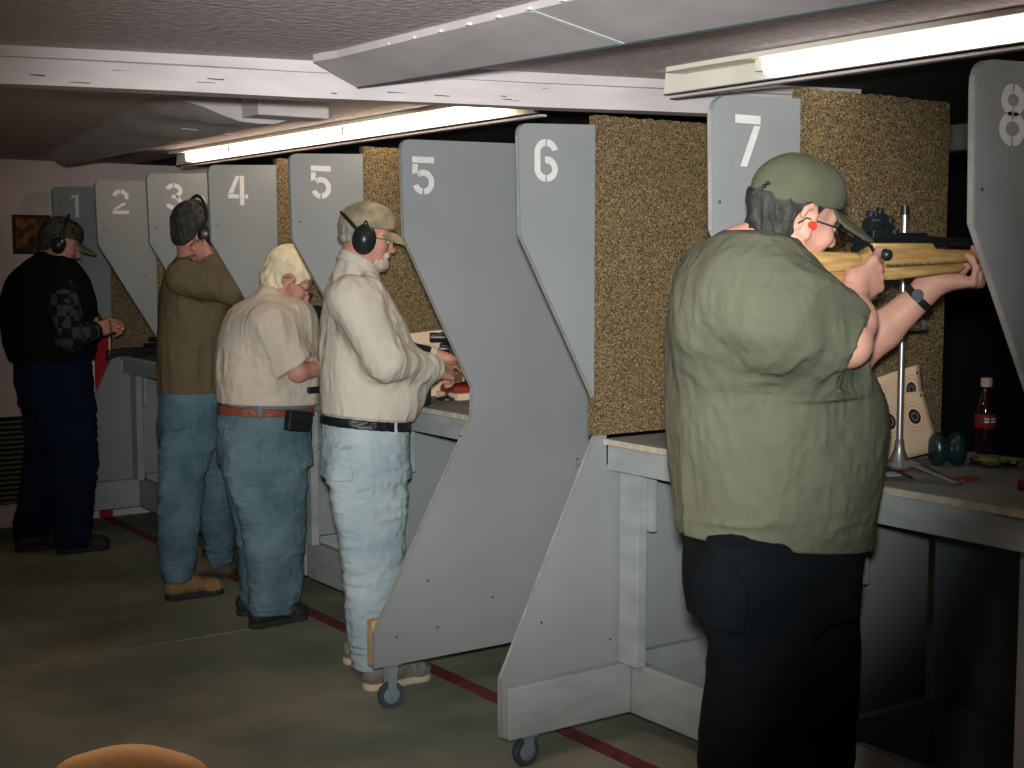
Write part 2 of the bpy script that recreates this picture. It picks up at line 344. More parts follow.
# two fluorescent fixtures with a valance board, above the benches
def fixture(label, x, y0, y1, tube_m, glow0, glow1, slope=0):
    t = thing('ceiling_light', label, 'light', (x, (y0+y1)/2, 2.1), 'fluorescent troughs over the benches')
    bm = NB(); prism(bm, [(x-.02, 2.104), (x+.0, 2.104), (x+.012, ZC), (x-.012, ZC)], y0, y1); obj('reflector', bm, 'fix_white', t)
    bm = NB(); box(bm, (x+.005, y0, 2.092), (x+.035, y1, 2.100), .002); obj('valance', bm, 'beam', t)
    bm = NB(); box(bm, (x-.10, y0+.1, ZC-.016), (x-.02, y1-.1, ZC-.001), .003); obj('housing', bm, 'fix_white', t)
    yy = glow0
    while yy < glow1-.2:
        ye = min(yy+1.2, glow1)
        bm = NB(); tube(bm, [(x-.040, yy, 2.150), (x-.040, ye-.05, 2.150)], .008, 14); obj('fluorescent_tube', bm, tube_m, t)
        bm = NB(); box(bm, (x-.066, yy, 2.108), (x-.018, ye-.05, 2.166), .010); obj('glow_box', bm, tube_m, t)  # glowing box added round the tube in place of the reflector's lit face
        bm = NB(); box(bm, (x-.062, ye-.045, 2.122), (x-.02, ye-.015, ZC-.01), .002); obj('lamp_holder', bm, 'fix_white', t)
        yy = ye
    return t
fixture('long fluorescent trough light over the near bench, bracket and tube bare', 2.88, .2, 3.28, 'tube_c', .5, 2.86)
fixture('long warm fluorescent trough light over the far benches behind the beam', 2.87, 3.95, 7.3, 'tube_w', 4.12, 7.1)

# far wall: vent and picture
t = thing('wall_vent', 'dark louvred vent low in the far pinkish wall behind the man in black', 'vent', (2.1, 8.33, 0.02))
bm = NB(); box(bm, (1.75, 8.325, .14), (2.43, 8.349, .66)); obj('cavity', bm, 'vent', t)
for i in range(17):
    z = .155+i*.030; bm = NB(); prism(bm, [(8.324, z), (8.308, z-.008), (8.308, z-.0045), (8.324, z+.004)], 1.76, 2.42, axis='x'); obj('slat', bm, 'vent_slat', t)
t = thing('picture', 'small dark amber picture on the far wall behind the capped head', 'picture', (2.355, 8.34, 1.62))
bm = NB(); box(bm, (2.245, 8.325, 1.62), (2.465, 8.349, 1.85), .004); obj('frame', bm, 'frame_brown', t)
bm = NB(); box(bm, (2.262, 8.3215, 1.636), (2.448, 8.3255, 1.834)); obj('print', bm, 'picture', t)

# ------------------------------------------------------------------ stencilled numerals
def arc(bm, cx, cz, rx, rz, a0, a1, t, y, n=14):
    a = [math.radians(a0+(a1-a0)*i/n) for i in range(n+1)]
    o = [(cx+rx*math.cos(q), cz+rz*math.sin(q)) for q in a]; i_ = [(cx+(rx-t)*math.cos(q), cz+(rz-t)*math.sin(q)) for q in a]
    for k in range(n): face(bm, [o[k], o[k+1], i_[k+1], i_[k]], y)
def face(bm, pts, y):
    vs = [bm.verts.new((a, y, b)) for a, b in pts]; f = bm.faces.new(vs)
    r = bmesh.ops.extrude_face_region(bm, geom=[f])
    for v in r['geom']:
        if isinstance(v, bmesh.types.BMVert): v.co.y -= .0012
def numeral(d, cx, cz, y, W=.088, H=.13, T=.021):
    bm = NB(); L, R_, B, Tp = cx-W/2, cx+W/2, cz-H/2, cz+H/2; g = 5
    def P(*p): face(bm, p, y)
    if d == 1:
        P((cx-.006, B), (cx+T-.006, B), (cx+T-.006, Tp), (cx-.006, Tp)); P((cx-.034, Tp-.028), (cx-.01, Tp-.016), (cx-.01, Tp), (cx-.02, Tp-.004))
    if d == 2:
        rz = H*.29; arc(bm, cx, Tp-rz, W/2, rz, 172, 95, T, y); arc(bm, cx, Tp-rz, W/2, rz, 85, -25, T, y)
        P((R_-.012, B+.055), (R_-.030, B+.062), (L, B+T+.003), (L+.024, B+T+.003)); P((L, B), (R_, B), (R_, B+T-.002), (L, B+T-.002))
    if d == 3:
        rz = H*.275
        arc(bm, cx, Tp-rz, W/2, rz, 165, 95, T, y); arc(bm, cx, Tp-rz, W/2, rz, 85, -70, T, y)
        arc(bm, cx, B+rz, W/2, rz, -165, -95, T, y); arc(bm, cx, B+rz, W/2, rz, -85, 70, T, y); P((cx-.012, cz-.009), (cx+.02, cz-.009), (cx+.02, cz+.009), (cx-.012, cz+.009))
    if d == 4:
        P((R_-T-.012, B), (R_-.012, B), (R_-.012, Tp), (R_-T-.012, Tp)); P((L, B+.03), (R_-T-.016, B+.03), (R_-T-.016, B+.048), (L, B+.048)); P((R_-.008, B+.03), (R_+.006, B+.03), (R_+.006, B+.048), (R_-.008, B+.048))
        P((L, B+.052), (L+.022, B+.052), (R_-T-.016, Tp-.012), (R_-T-.016, Tp), (R_-T-.03, Tp))
    if d == 5:
        P((L, Tp-T), (R_, Tp-T), (R_, Tp), (L+.0, Tp)); P((L, cz+.004), (L+T, cz+.012), (L+T, Tp-T-.005), (L, Tp-T-.005))
        rz = H*.33; arc(bm, cx, B+rz, W/2, rz, 130, 118, T, y, 3); arc(bm, cx, B+rz, W/2, rz, 113, -84, T, y); arc(bm, cx, B+rz, W/2, rz, -96, -160, T, y)
    if d == 6:
        rz = H*.3
        arc(bm, cx, Tp-rz, W/2, rz, 12, 85, T, y); arc(bm, cx, Tp-rz, W/2, rz, 95, 180, T, y)
        P((L, B+rz), (L+T, B+rz), (L+T, Tp-rz), (L, Tp-rz)); arc(bm, cx, B+rz, W/2, rz, 180, 265, T, y); arc(bm, cx, B+rz, W/2, rz, -85, 97, T, y)
    if d == 7:
        P((L, Tp-T), (R_, Tp-T), (R_, Tp), (L, Tp)); P((cx-.024, B), (cx-.002, B), (R_, Tp-T-.005), (R_-.022, Tp-T-.005))
    if d == 8:
        rt, rb = H*.26, H*.28
        for s in (0, 1):
            a = (95, 265) if s else (-85, 85)
            arc(bm, cx, Tp-rt, W/2-.004, rt, a[0], a[1], T, y); arc(bm, cx, B+rb, W/2, rb, a[0], a[1], T, y)
    return bm

# ------------------------------------------------------------------ partitions
PY = {1: 8.06, 2: 7.30, 3: 6.53, 4: 5.77, 5: 4.96, 55: 4.14, 6: 3.45, 7: 2.58, 8: 1.80}
ROOTS = {}
def rounded(p0, p1, p2, r, n=5):
    p0, p1, p2 = map(Vector, (p0, p1, p2)); a = (p0-p1).normalized(); b = (p2-p1).normalized(); A = p1+a*r; B = p1+b*r
    return [tuple((A*(1-t)**2 + p1*2*t*(1-t) + B*t*t)) for t in [k/n for k in range(n+1)]]
def partition(key, num, label):
    y = PY[key]; wide = key == 55; footed = key in (1, 55, 6)
    t = thing('stall_partition', label, 'partition', (2.75, y, 0), 'numbered plywood stall partitions')
    xf = {6: 2.432, 55: 2.425, 7: 2.412, 8: 2.412}.get(key, 2.40); xb = 3.30 if wide else 2.78; foot = 2.30 if wide else 2.365; zb = .165 if wide else .105; xbb = xb if wide else 3.30
    zk = 1.05 if wide else 1.128
    top = rounded((xf, 1.67), (xf, 2.005), (xb, 2.015), .055 if key > 6 and key < 9 else .035)
    pts = top + [(xb, 2.018), (xb, .93), (xbb, .93), (xbb, zb)] + ([(foot, zb), (foot, .29)] if footed else [(2.862, zb), (2.862, .30), (2.772, .90)]) + [(2.712 if wide else 2.735, 1.03), (2.715 if wide else 2.74, 1.13), (xf+.008, 1.67)]
    bm = NB(); prism(bm, pts, y, y+.019)
    me = obj('plywood_panel', bm, 'ply', t)
    # pale worn sawn edge along the front of the sheet
    bm = NB(); fe = ([(foot, zb+.02), (foot, .29)] if footed else [(2.772, .90)]) + [ (2.712 if wide else 2.735, 1.03), (2.715 if wide else 2.74, 1.13), (xf+.008, 1.67), (xf, 1.97)]
    for a, b in zip(fe, fe[1:]):
        d = Vector((b[0]-a[0], b[1]-a[1])).normalized()*.001; nrm = Vector((-d.y, d.x)).normalized()*.0015
        vs = [(a[0]+nrm.x*s, yy, a[1]+nrm.y*s) for s, yy in ((1, y+.003), (1, y+.016))]; ws = [(b[0]+nrm.x*s, yy, b[1]+nrm.y*s) for s, yy in ((1, y+.003), (1, y+.016))]
        bm.faces.new([bm.verts.new(p) for p in (vs[0], vs[1], ws[1], ws[0])])
    obj('worn_edge', bm, 'ply_edge', t)
    obj('numeral', numeral(num, 2.535 if key not in (55,) else 2.512, 1.897 if key != 55 else 1.883, y), 'number', t)
    # carpet lining beyond the plywood
    if not wide:
        bm = NB(); random.seed(key); n = 40; x0, x1 = 2.726, 3.335
        prof = [(x0, 1.03)]+[(x1, 1.03)]+[(x1-(x1-x0)*i/n, 2.045+random.uniform(-.003, .003)) for i in range(n+1)]
        prism(bm, prof, y-.004, y+.03); obj('carpet_lining', bm, 'carpet', t)
    # screws
    bm = NB()
    for (sx, sz) in ((foot+.09, zb+.10), (foot+.26, zb+.11), (2.52, .45), (2.66, .96), (2.80, .35)) if footed else ((2.44, 1.74), (2.66, 1.5), (2.88, .8), (2.9, .5)):
        lathe(bm, [(.0001, 0), (.0045, 0.0), (.0045, .0008)], (sx, y-.001, sz), (0, -1, 0), 8)
    obj('screw', bm, 'rubber', t)['kind'] = 'stuff'
    # foot board
    if wide:
        bm = NB(); box(bm, (foot+.004, y+.0195, zb), (2.84, y+.058, zb+.165), .003); obj('foot_board', bm, 'raw_wood', t, 'raw wood board end')
    else:
        if footed: bm = NB(); box(bm, (foot+.004, y-.040, zb), (2.858, y-.0005, .272), .004); obj('foot_board', bm, 'lumber', t)
        bm = NB(); box(bm, (2.905, y-.036, .105), (3.28, y-.0005, .298), .004); obj('kick_board', bm, 'lumber', t)
    ROOTS[key] = t
    if not footed: return
    # caster wheel under the foot
    wy = y+.035 if wide else y-.006; wx = foot+.085 if wide else foot+.09
    c = Vector((wx, wy, .048)); ax = Vector((-.15, -1, 0)).normalized() if wide else Vector((.05, -1, 0)).normalized()
    fk = NB(); box(fk, (c.x-.03, c.y-.028, zb-.008), (c.x+.03, c.y+.028, zb-.0005), .002)
    side = Vector((-ax.y, ax.x, 0))
    for s in (-1, 1):
        p0 = c+ax*s*.019
        vs = []
        for q in (side*.022+Vector((0, 0, zb-.056)), -side*.022+Vector((0, 0, zb-.056)), -side*.011+Vector((0, 0, -.012)), side*.011+Vector((0, 0, -.012))):
            vs += [fk.verts.new(p0+q+ax*.0012), fk.verts.new(p0+q-ax*.0012)]
        A = vs[0::2]; B = vs[1::2]; fk.faces.new(A); fk.faces.new(B[::-1])
        for k in range(4): fk.faces.new((A[k], A[(k+1) % 4], B[(k+1) % 4], B[k]))
    fork = obj('caster', fk, 'wheel', t)
    bm = NB(); lathe(bm, [(.030, -.012), (.045, -.0125), (.048, -.007), (.048, .007), (.045, .0125), (.030, .012)], c, ax, 28); obj('tyre', bm, 'rubber', fork)
    bm = NB(); lathe(bm, [(.006, -.015), (.030, -.0122), (.030, .0122), (.006, .015)], c, ax, 24); obj('wheel_disc', bm, 'wheel', fork)
    ROOTS[key] = t
partition(1, 1, 'grey plywood partition stencilled 1 against the far wall')
partition(2, 2, 'grey plywood partition stencilled 2')
partition(3, 3, 'grey plywood partition stencilled 3 behind the man in brown sweater')
partition(4, 4, 'grey plywood partition stencilled 4')
partition(5, 5, 'smaller looking partition stencilled 5 with carpet beside it, behind the bearded man')
partition(55, 5, 'wide grey plywood partition stencilled 5 with a raw wood foot, right of the bearded man')
partition(6, 6, 'grey plywood partition stencilled 6 on a caster wheel')
partition(7, 7, 'grey plywood partition stencilled 7 behind the rifle shooter')
partition(8, 8, 'shaded partition stencilled 8 at the right edge of the picture')

# ------------------------------------------------------------------ benches, one per stall
def bench(kn, kf, label):
    y0, y1 = (PY[kn]+.055 if kn != 99 else .9), PY[kf]-.045; x0, x1 = 2.77, 3.34
    if kn == 99: y0 = .6
    t = thing('shooting_bench', label, 'bench', (3.0, (y0+y1)/2, 0), 'grey plywood shooting benches')
    bm = NB(); box(bm, (x0, y0-.02, 1.000), (x1+.15, y1+.044, 1.018), .001); obj('worktop', bm, 'bench_top', t)
    bm = NB(); box(bm, (x0-.0035, y0-.02, .999), (x0-.0005, y1+.044, 1.017)); obj('edge_or_shadow_strip', bm, 'bench_edge', t)
    bm = NB(); box(bm, (x0+.014, y0-.015, .915), (x0+.052, y1+.044, .9995), .002); obj('apron', bm, 'lumber', t)
    bm = NB(); box(bm, (x0+.055, y1-.062, .274), (x0+.093, y1+.03, .9995), .002); obj('leg', bm, 'lumber', t)
    bm = NB(); box(bm, (x0+.055, y0+.0, .274), (x0+.093, y0+.09, .9995), .002); obj('leg', bm, 'lumber', t)
    bm = NB(); box(bm, (x0+.095, y1-.085, .72), (x0+.115, y1+.03, .9995), .002); obj('brace', bm, 'lumber', t)
    bm = NB(); box(bm, (2.862, y0-.01+(.30 if kn == 55 else 0), .100), (2.90, y1+.043, .272), .003); obj('front_rail', bm, 'lumber', t)
    bm = NB(); box(bm, (3.325, y0-.01, .0), (3.34, y1+.04, .9995)); obj('back_panel', bm, 'back_panel', t)
    bm = NB(); box(bm, (3.285, y0-.01, .10), (3.324, y1+.01, .30), .003); obj('back_rail', bm, 'back_panel', t)
bench(2, 1, 'grey bench between partitions 1 and 2 with a dark rifle lying on it')
bench(3, 2, 'grey bench between partitions 2 and 3, mostly behind partition 3')
bench(4, 3, 'grey bench between partitions 3 and 4 in front of the man in brown sweater')
bench(5, 4, 'grey bench between partitions 4 and the narrower 5 in front of the white-haired man')
bench(55, 5, 'grey bench between the two partitions stencilled 5, in front of the bearded man')
bench(7, 6, 'empty grey bench between partitions 6 and 7 with pale worn edge')
bench(8, 7, 'grey bench between partitions 7 and 8 carrying targets, stand and bottle')
bench(99, 8, 'shaded grey bench below and right of partition 8')

# ------------------------------------------------------------------ distance fields for bodies and clothes
class Field:
    def __init__(s, lo, hi, h):
        s.lo = np.array(lo, 'f'); s.h = h; s.n = np.ceil((np.array(hi)-s.lo)/h).astype(int)+1
        s.d = np.full(s.n, 0.2, 'f'); s.ax = [s.lo[i]+h*np.arange(s.n[i], dtype='f') for i in range(3)]
    def blk(s, lo, hi, pad):
        sl = []
        for i in range(3):
            a = int(max(0, math.floor((lo[i]-pad-s.lo[i])/s.h))); b = int(min(s.n[i], math.ceil((hi[i]+pad-s.lo[i])/s.h)+1))
            if b <= a: return None, None
            sl.append(slice(a, b))
        X = s.ax[0][sl[0]][:, None, None]; Y = s.ax[1][sl[1]][None, :, None]; Z = s.ax[2][sl[2]][None, None, :]
        return tuple(sl), (X, Y, Z)
    def comb(s, sl, v, k, op='u'):
        a = s.d[sl]
        if op == 'u':
            if k > 0: hh = np.maximum(k-np.abs(a-v), 0)/k; r = np.minimum(a, v)-hh*hh*k*.25
            else: r = np.minimum(a, v)
        else:
            v = -v
            if k > 0: hh = np.maximum(k-np.abs(a-v), 0)/k; r = np.maximum(a, v)+hh*hh*k*.25
            else: r = np.maximum(a, v)
        s.d[sl] = r
    def cone(s, a, b, ra, rb, k=.02, op='u', fl=None):
        a = np.array(a, float); b = np.array(b, float); r = max(ra, rb)
        sl, P = s.blk(np.minimum(a, b)-r, np.maximum(a, b)+r, k+4*s.h)
        if sl is None: return
        X, Y, Z = P; d = b-a; L = float(d@d)+1e-12
        px, py, pz = X-a[0], Y-a[1], Z-a[2]
        t = np.clip((px*d[0]+py*d[1]+pz*d[2])/L, 0, 1)
        if fl is None: q = np.sqrt((px-t*d[0])**2+(py-t*d[1])**2+(pz-t*d[2])**2)
        else:      # flattened along unit vector fl[0] by factor fl[1]
            f, c = np.array(fl[0], float), fl[1]; f = f/np.linalg.norm(f)
            ex, ey, ez = px-t*d[0], py-t*d[1], pz-t*d[2]; m = ex*f[0]+ey*f[1]+ez*f[2]; g = m*(c-1)
            q = np.sqrt((ex+g*f[0])**2+(ey+g*f[1])**2+(ez+g*f[2])**2)
        s.comb(sl, (q-(ra+(rb-ra)*t)).astype('f'), k, op)
    def chain(s, pts, rs, k=.02, **kw):
        for i in range(len(pts)-1): s.cone(pts[i], pts[i+1], rs[i], rs[i+1], k, **kw)
    def ell(s, c, r, R=None, k=.02, op='u'):
        c = np.array(c, float); r = np.array(r, float); m = r.max()
        sl, P = s.blk(c-m, c+m, k+4*s.h)
        if sl is None: return
        X, Y, Z = P[0]-c[0], P[1]-c[1], P[2]-c[2]
        if R is not None:
            R = np.array(R); X, Y, Z = (R[0, i]*X+R[1, i]*Y+R[2, i]*Z for i in range(3))   # columns of R are the local axes
        q = np.sqrt((X/r[0])**2+(Y/r[1])**2+(Z/r[2])**2); g = np.sqrt((X/r[0]**2)**2+(Y/r[1]**2)**2+(Z/r[2]**2)**2)
        s.comb(sl, (q*(q-1)/np.maximum(g, 1e-6)).astype('f'), k, op)
    def loft(s, secs, k=.02, grow=0.0, p=2.2, op='u'):
        """secs: (z, cx, cy, a, b[, yaw]) sorted by z, elliptical sections; yaw turns the a axis"""
        S = np.array([list(q)+[0]*(6-len(q)) for q in sorted(secs)], float); z = S[:, 0]
        m = S[:, 3:5].max()+grow
        sl, P = s.blk((S[:, 1].min()-m, S[:, 2].min()-m, z[0]), (S[:, 1].max()+m, S[:, 2].max()+m, z[-1]), k+4*s.h+grow)
        if sl is None: return
        X, Y, Z = P; zz = s.ax[2][sl[2]]
        def ip(c):
            n = len(z); o = np.interp(zz, z, S[:, c])            # smoothed linear interpolation
            w = .02; return (o+np.interp(zz-w, z, S[:, c])+np.interp(zz+w, z, S[:, c]))/3
        cx, cy, a, b, yw = [ip(c)[None, None, :] for c in (1, 2, 3, 4, 5)]; a = a+grow; b = b+grow
        x = X-cx; y = Y-cy
        if np.any(yw): x, y = x*np.cos(yw)+y*np.sin(yw), -x*np.sin(yw)+y*np.cos(yw)
        q = (np.abs(x/a)**p+np.abs(y/b)**p)**(1/p); v = (q-1)*np.minimum(a, b)
        v = np.maximum(v, np.maximum(z[0]-Z, Z-z[-1])-min(grow, 0))
        s.comb(sl, v.astype('f'), k, op)
    def half(s, p, n, k=0.0):
        """keep the side of the plane the normal points away from"""
        n = np.array(n, float); n = n/np.linalg.norm(n); X, Y, Z = s.ax[0][:, None, None], s.ax[1][None, :, None], s.ax[2][None, None, :]
        v = ((X-p[0])*n[0]+(Y-p[1])*n[1]+(Z-p[2])*n[2]).astype('f')
        if k: hh = np.maximum(k-np.abs(s.d-v), 0)/k; s.d = np.maximum(s.d, v)+hh*hh*k*.25
        else: s.d = np.maximum(s.d, v)
    def wrinkle(s, amp, scale, st=(1, 1, 1), seed=0, ridge=True, box_=None):
        m = np.abs(s.d) < .035
        I = np.argwhere(m)
        if not len(I): return
        P = s.lo+I*s.h
        v = vnoise(P*np.array(st)/scale, seed)
        if ridge: v = 1-2*np.abs(2*v-1)
        else: v = 2*v-1
        if box_ is not None:
            c, r = box_; wgt = np.clip(1.3-np.sqrt((((P-np.array(c))/np.array(r))**2).sum(1)), 0, 1); v = v*wgt
        s.d[m] -= (amp*v).astype('f')
    def sub(s, parts, cutp, cutn, k, join):
        """a tube built on a grid of its own, cut square at its end, then blended into this field"""
        G = s.copy(); G.d = np.full(s.n, 0.2, 'f'); G.chain(parts[0], parts[1], k); cn = np.array(cutn, float)/np.linalg.norm(cutn); X, Y, Z = G.ax[0][:, None, None]-cutp[0], G.ax[1][None, :, None]-cutp[1], G.ax[2][None, None, :]-cutp[2]
        v = (X*cn[0]+Y*cn[1]+Z*cn[2]).astype('f'); r2 = X*X+Y*Y+Z*Z; near = (r2 < (max(parts[1])+.07)**2) & (r2-v*v < (parts[1][-1]+.034)**2)
        G.d = np.where(near, np.maximum(G.d, v), G.d); s.comb((slice(None),)*3, G.d, join)
    def copy(s):
        o = Field.__new__(Field); o.__dict__ = dict(s.__dict__); o.d = s.d.copy(); return o
    def mesh(s, name):
        d = np.clip(s.d, -4*s.h, 4*s.h).astype('f')
        for ax in range(3):        # close at the border of the grid
            for e in (0, -1):
                ix = [slice(None)]*3; ix[ax] = e; d[tuple(ix)] = np.maximum(d[tuple(ix)], s.h*.3)
        g = openvdb.FloatGrid(background=float(4*s.h)); g.copyFromArray(np.ascontiguousarray(d))
        v, q = g.convertToQuads(isovalue=0.0); v = v*s.h+s.lo
        me = bpy.data.meshes.new(name)
        if len(q):
            a = v[q]; vol = np.einsum('ij,ij->i', a[:, 0]-v.mean(0), np.cross(a[:, 1]-a[:, 0], a[:, 3]-a[:, 0])).sum()
            if vol < 0: q = q[:, ::-1]
        me.vertices.add(len(v)); me.vertices.foreach_set('co', v.astype('f').ravel())
        me.loops.add(q.size); me.loops.foreach_set('vertex_index', np.ascontiguousarray(q).astype('i').ravel())
        me.polygons.add(len(q)); me.polygons.foreach_set('loop_start', np.arange(0, q.size, 4, dtype='i')); me.polygons.foreach_set('loop_total', np.full(len(q), 4, 'i'))
        me.update(calc_edges=True); me.validate()
        me.polygons.foreach_set('use_smooth', np.ones(len(me.polygons), bool))
        return me
_LAT = np.random.RandomState(7).rand(32, 32, 32).astype('f')
def vnoise(P, seed=0):
    P = P+seed*3.71; i = np.floor(P).astype(int); f = P-i; f = f*f*(3-2*f); r = 0
    for dx in (0, 1):
        for dy in (0, 1):
            for dz in (0, 1):
                wgt = (f[:, 0] if dx else 1-f[:, 0])*(f[:, 1] if dy else 1-f[:, 1])*(f[:, 2] if dz else 1-f[:, 2])
                r = r+wgt*_LAT[(i[:, 0]+dx) % 32, (i[:, 1]+dy) % 32, (i[:, 2]+dz) % 32]
    return r
def section(xl, xr, y, Yc, b, dx=0):
    """elliptical section whose outline spans the given photo columns at the height seen at row y"""
    c = onY((xl+xr)/2, y, Yc); d = c-CAM; dep = d@FW; hz = np.array([d[0], d[1]]); hz /= np.linalg.norm(hz)
    perp = np.array([hz[1], -hz[0]]); hw = (xr-xl)/2/FPX*dep*math.hypot(d[0], d[1])/math.hypot(d[0], d[1])
    hw = hw*(d[:2]@hz)/dep
    a = math.sqrt(max(hw**2-(perp[1]*b)**2, .0016))/abs(perp[0])
    return (c[2], c[0]+dx, c[1], a, b)
def rotm(yaw=0, pitch=0, roll=0):
    """columns forward, left, up; pitch>0 looks down, roll>0 tips towards the right shoulder"""
    y, p, r = map(math.radians, (yaw, pitch, roll))
    Rz = np.array([[math.cos(y), -math.sin(y), 0], [math.sin(y), math.cos(y), 0], [0, 0, 1]])
    Ry = np.array([[math.cos(p), 0, math.sin(p)], [0, 1, 0], [-math.sin(p), 0, math.cos(p)]])
    Rx = np.array([[1, 0, 0], [0, math.cos(r), -math.sin(r)], [0, math.sin(r), math.cos(r)]])
    return Rz @ Ry @ Rx

class Head:
    def __init__(s, c, yaw, pitch, roll=0, sc=1.0): s.c = np.array(c, float); s.R = rotm(yaw, pitch, roll); s.s = sc
    def __call__(s, f, l, u): return s.c+s.R @ (np.array([f, l, u])*s.s)
    def build(s, F, neck, nr=.062):
        k = s.s; H = s
        F.ell(H(-.012, 0, .035), np.array((.098, .077, .090))*k, s.R, .02)
        F.ell(H(.030, 0, -.040), np.array((.062, .058, .078))*k, s.R, .03)
        for sg in (-1, 1):
            F.cone(H(-.012, sg*.054, -.05), H(.070, sg*.018, -.098), .022*k, .020*k, .025)
            F.cone(H(.079, sg*.012, .024), H(.066, sg*.048, .022), .012*k, .012*k, .015)      # brow
            F.ell(H(.064, sg*.042, -.022), np.array((.022, .022, .022))*k, s.R, .02)          # cheek
            F.ell(H(.102, sg*.031, .000), np.array((.015, .015, .012))*k, s.R, .012, 'd')     # eye socket
            F.ell(H(.103, sg*.011, -.036), np.array((.010, .008, .007))*k, s.R, .006)
            # ear: rim, lobe and inner bowl
            e = [H(-.016+.019*math.cos(t), sg*(.080+.008*math.sin(t*.5)), .004+.032*math.sin(t)) for t in np.linspace(-1.9, 2.9, 9)]
            F.chain(e, [.007*k]*9, .004); F.ell(H(-.008, sg*.078, -.004), np.array((.014, .006, .024))*k, s.R, .006); F.ell(H(-.002, sg*.080, -.030), np.array((.009, .006, .010))*k, s.R, .006)
        F.cone(H(.086, 0, .014), H(.112, 0, -.030), .008*k, .012*k, .012)
        F.cone(H(.086, -.018, -.060), H(.086, .018, -.060), .008*k, .008*k, .008); F.cone(H(.085, -.015, -.072), H(.085, .015, -.072), .008*k, .008*k, .008)
        F.ell(H(.078, 0, -.100), np.array((.020, .022, .018))*k, s.R, .02)
        F.cone(H(-.030, 0, -.050), neck, .058*k, nr, .03)
    def extras(s, P, smile=False):
        k = s.s
        for sg in (-1, 1):
            bm = NB(); r = bmesh.ops.create_uvsphere(bm, u_segments=14, v_segments=10, radius=.0112*k)
            for v in r['verts']: v.co += Vector(s(.083, sg*.031, .000))
            e = obj('eye', bm, 'eye', P, smooth=180)
            bm = NB(); lathe(bm, [(.0001, .0012), (.005, .0010), (.0055, 0)], s(.0935, sg*.0312, -.001), s.R[:, 0], 14); obj('iris', bm, 'iris', e)
    def hair(s, P, m, top=True, back=-.075, front=.03, thick=.010, seed=1, crown=True, sides=.01, h=.0045):
        c = s.c; F = Field(c-.17, c+.17, h)
        F.ell(s(-.016, 0, .036), np.array((.100+thick*.8, .077+thick, .091+thick))*s.s, s.R, 0)
        F.ell(s(-.045, 0, -.035), np.array((.055+thick*.6, .058+thick, .055))*s.s, s.R, .03)
        F.wrinkle(.006, .022, (1, 1, .6), seed)
        # hair line: a slanted plane in front, a level one at the nape
        F.half(s(front, 0, .05), s.R @ np.array([1, 0, -.75]), .01)
        F.half(s(-.05, 0, back), s.R @ np.array([.15, 0, -1]), .012)
        F.cone(s(-.010, -.16, -.004), s(-.010, .16, -.004), .030*s.s, .030*s.s, .006, 'd')
        if not crown: F.half(s(0, 0, .052), s.R @ np.array([-0.10, 0, 1]), .0)
        return obj('hair', F.mesh('hair'), m, P)

def hand(F, wr, d, n, right=True, curl=(35, 45, 30), spread=1.0, sc=1.0, thumb=(.55, .75, .35), tc=25, flatk=.012, nails=None, fcurl=None):
    d = np.array(d, float); d /= np.linalg.norm(d); n = np.array(n, float); n -= d*(n@d); n /= np.linalg.norm(n)
    s = np.cross(d, n)*(1 if right else -1); wr = np.array(wr, float)
    F.cone(wr-d*.03*sc, wr+d*.015*sc, .027*sc, .026*sc, .02, fl=(n, 1.35))
    kn = []
    for i, (o, adv) in enumerate(((.031, .088), (.011, .093), (-.010, .088), (-.029, .078))):
        b = wr+(d*adv+s*o*spread)*sc; kn.append(b)
        F.cone(wr+(d*.012+s*o*.45)*sc, b, .0165*sc, .0118*sc, .010, fl=(n, 1.12))
    F.ell(wr+(d*.03+s*.022+n*.010)*sc, np.array((.030, .020, .018))*sc, np.stack([d, s, np.cross(d, s)], 1), .015)
    F.ell(wr+(d*.035-s*.022+n*.008)*sc, np.array((.034, .014, .015))*sc, np.stack([d, s, np.cross(d, s)], 1), .015)
    tips = []
    for i, (b, L) in enumerate(zip(kn, ((.043, .026, .021), (.047, .030, .022), (.043, .028, .021), (.034, .021, .018)))):
        a = 0; p = b; rr = (.0105, .0105, .010, .0088)[i]*sc; cu = fcurl[i] if fcurl else curl
        for j in range(3):
            a += math.radians(cu[j]); dd = d*math.cos(a)+n*math.sin(a)+s*(1.5-i)*.03*(j == 0)
            q = p+dd*L[j]*sc; F.cone(p, q, rr*(1-.06*j), rr*(.95-.08*j), .004); F.ell(p, [rr*1.07]*3, None, .003); p = q
        tips.append(p)
    p = wr+(d*.022+s*.024+n*.006)*sc; t = d*thumb[0]+s*thumb[1]+n*thumb[2]; t /= np.linalg.norm(t)
    ax = np.cross(t, n); 
    for L, r0, r1 in ((.040, .0155, .0125), (.032, .0122, .0108), (.026, .011, .0088)):
        q = p+t*L*sc; F.cone(p, q, r0*sc, r1*sc, .006); p = q
        t = t*math.cos(math.radians(tc))+(-s*.7+n*.7)*math.sin(math.radians(tc)); t /= np.linalg.norm(t)
    return tips

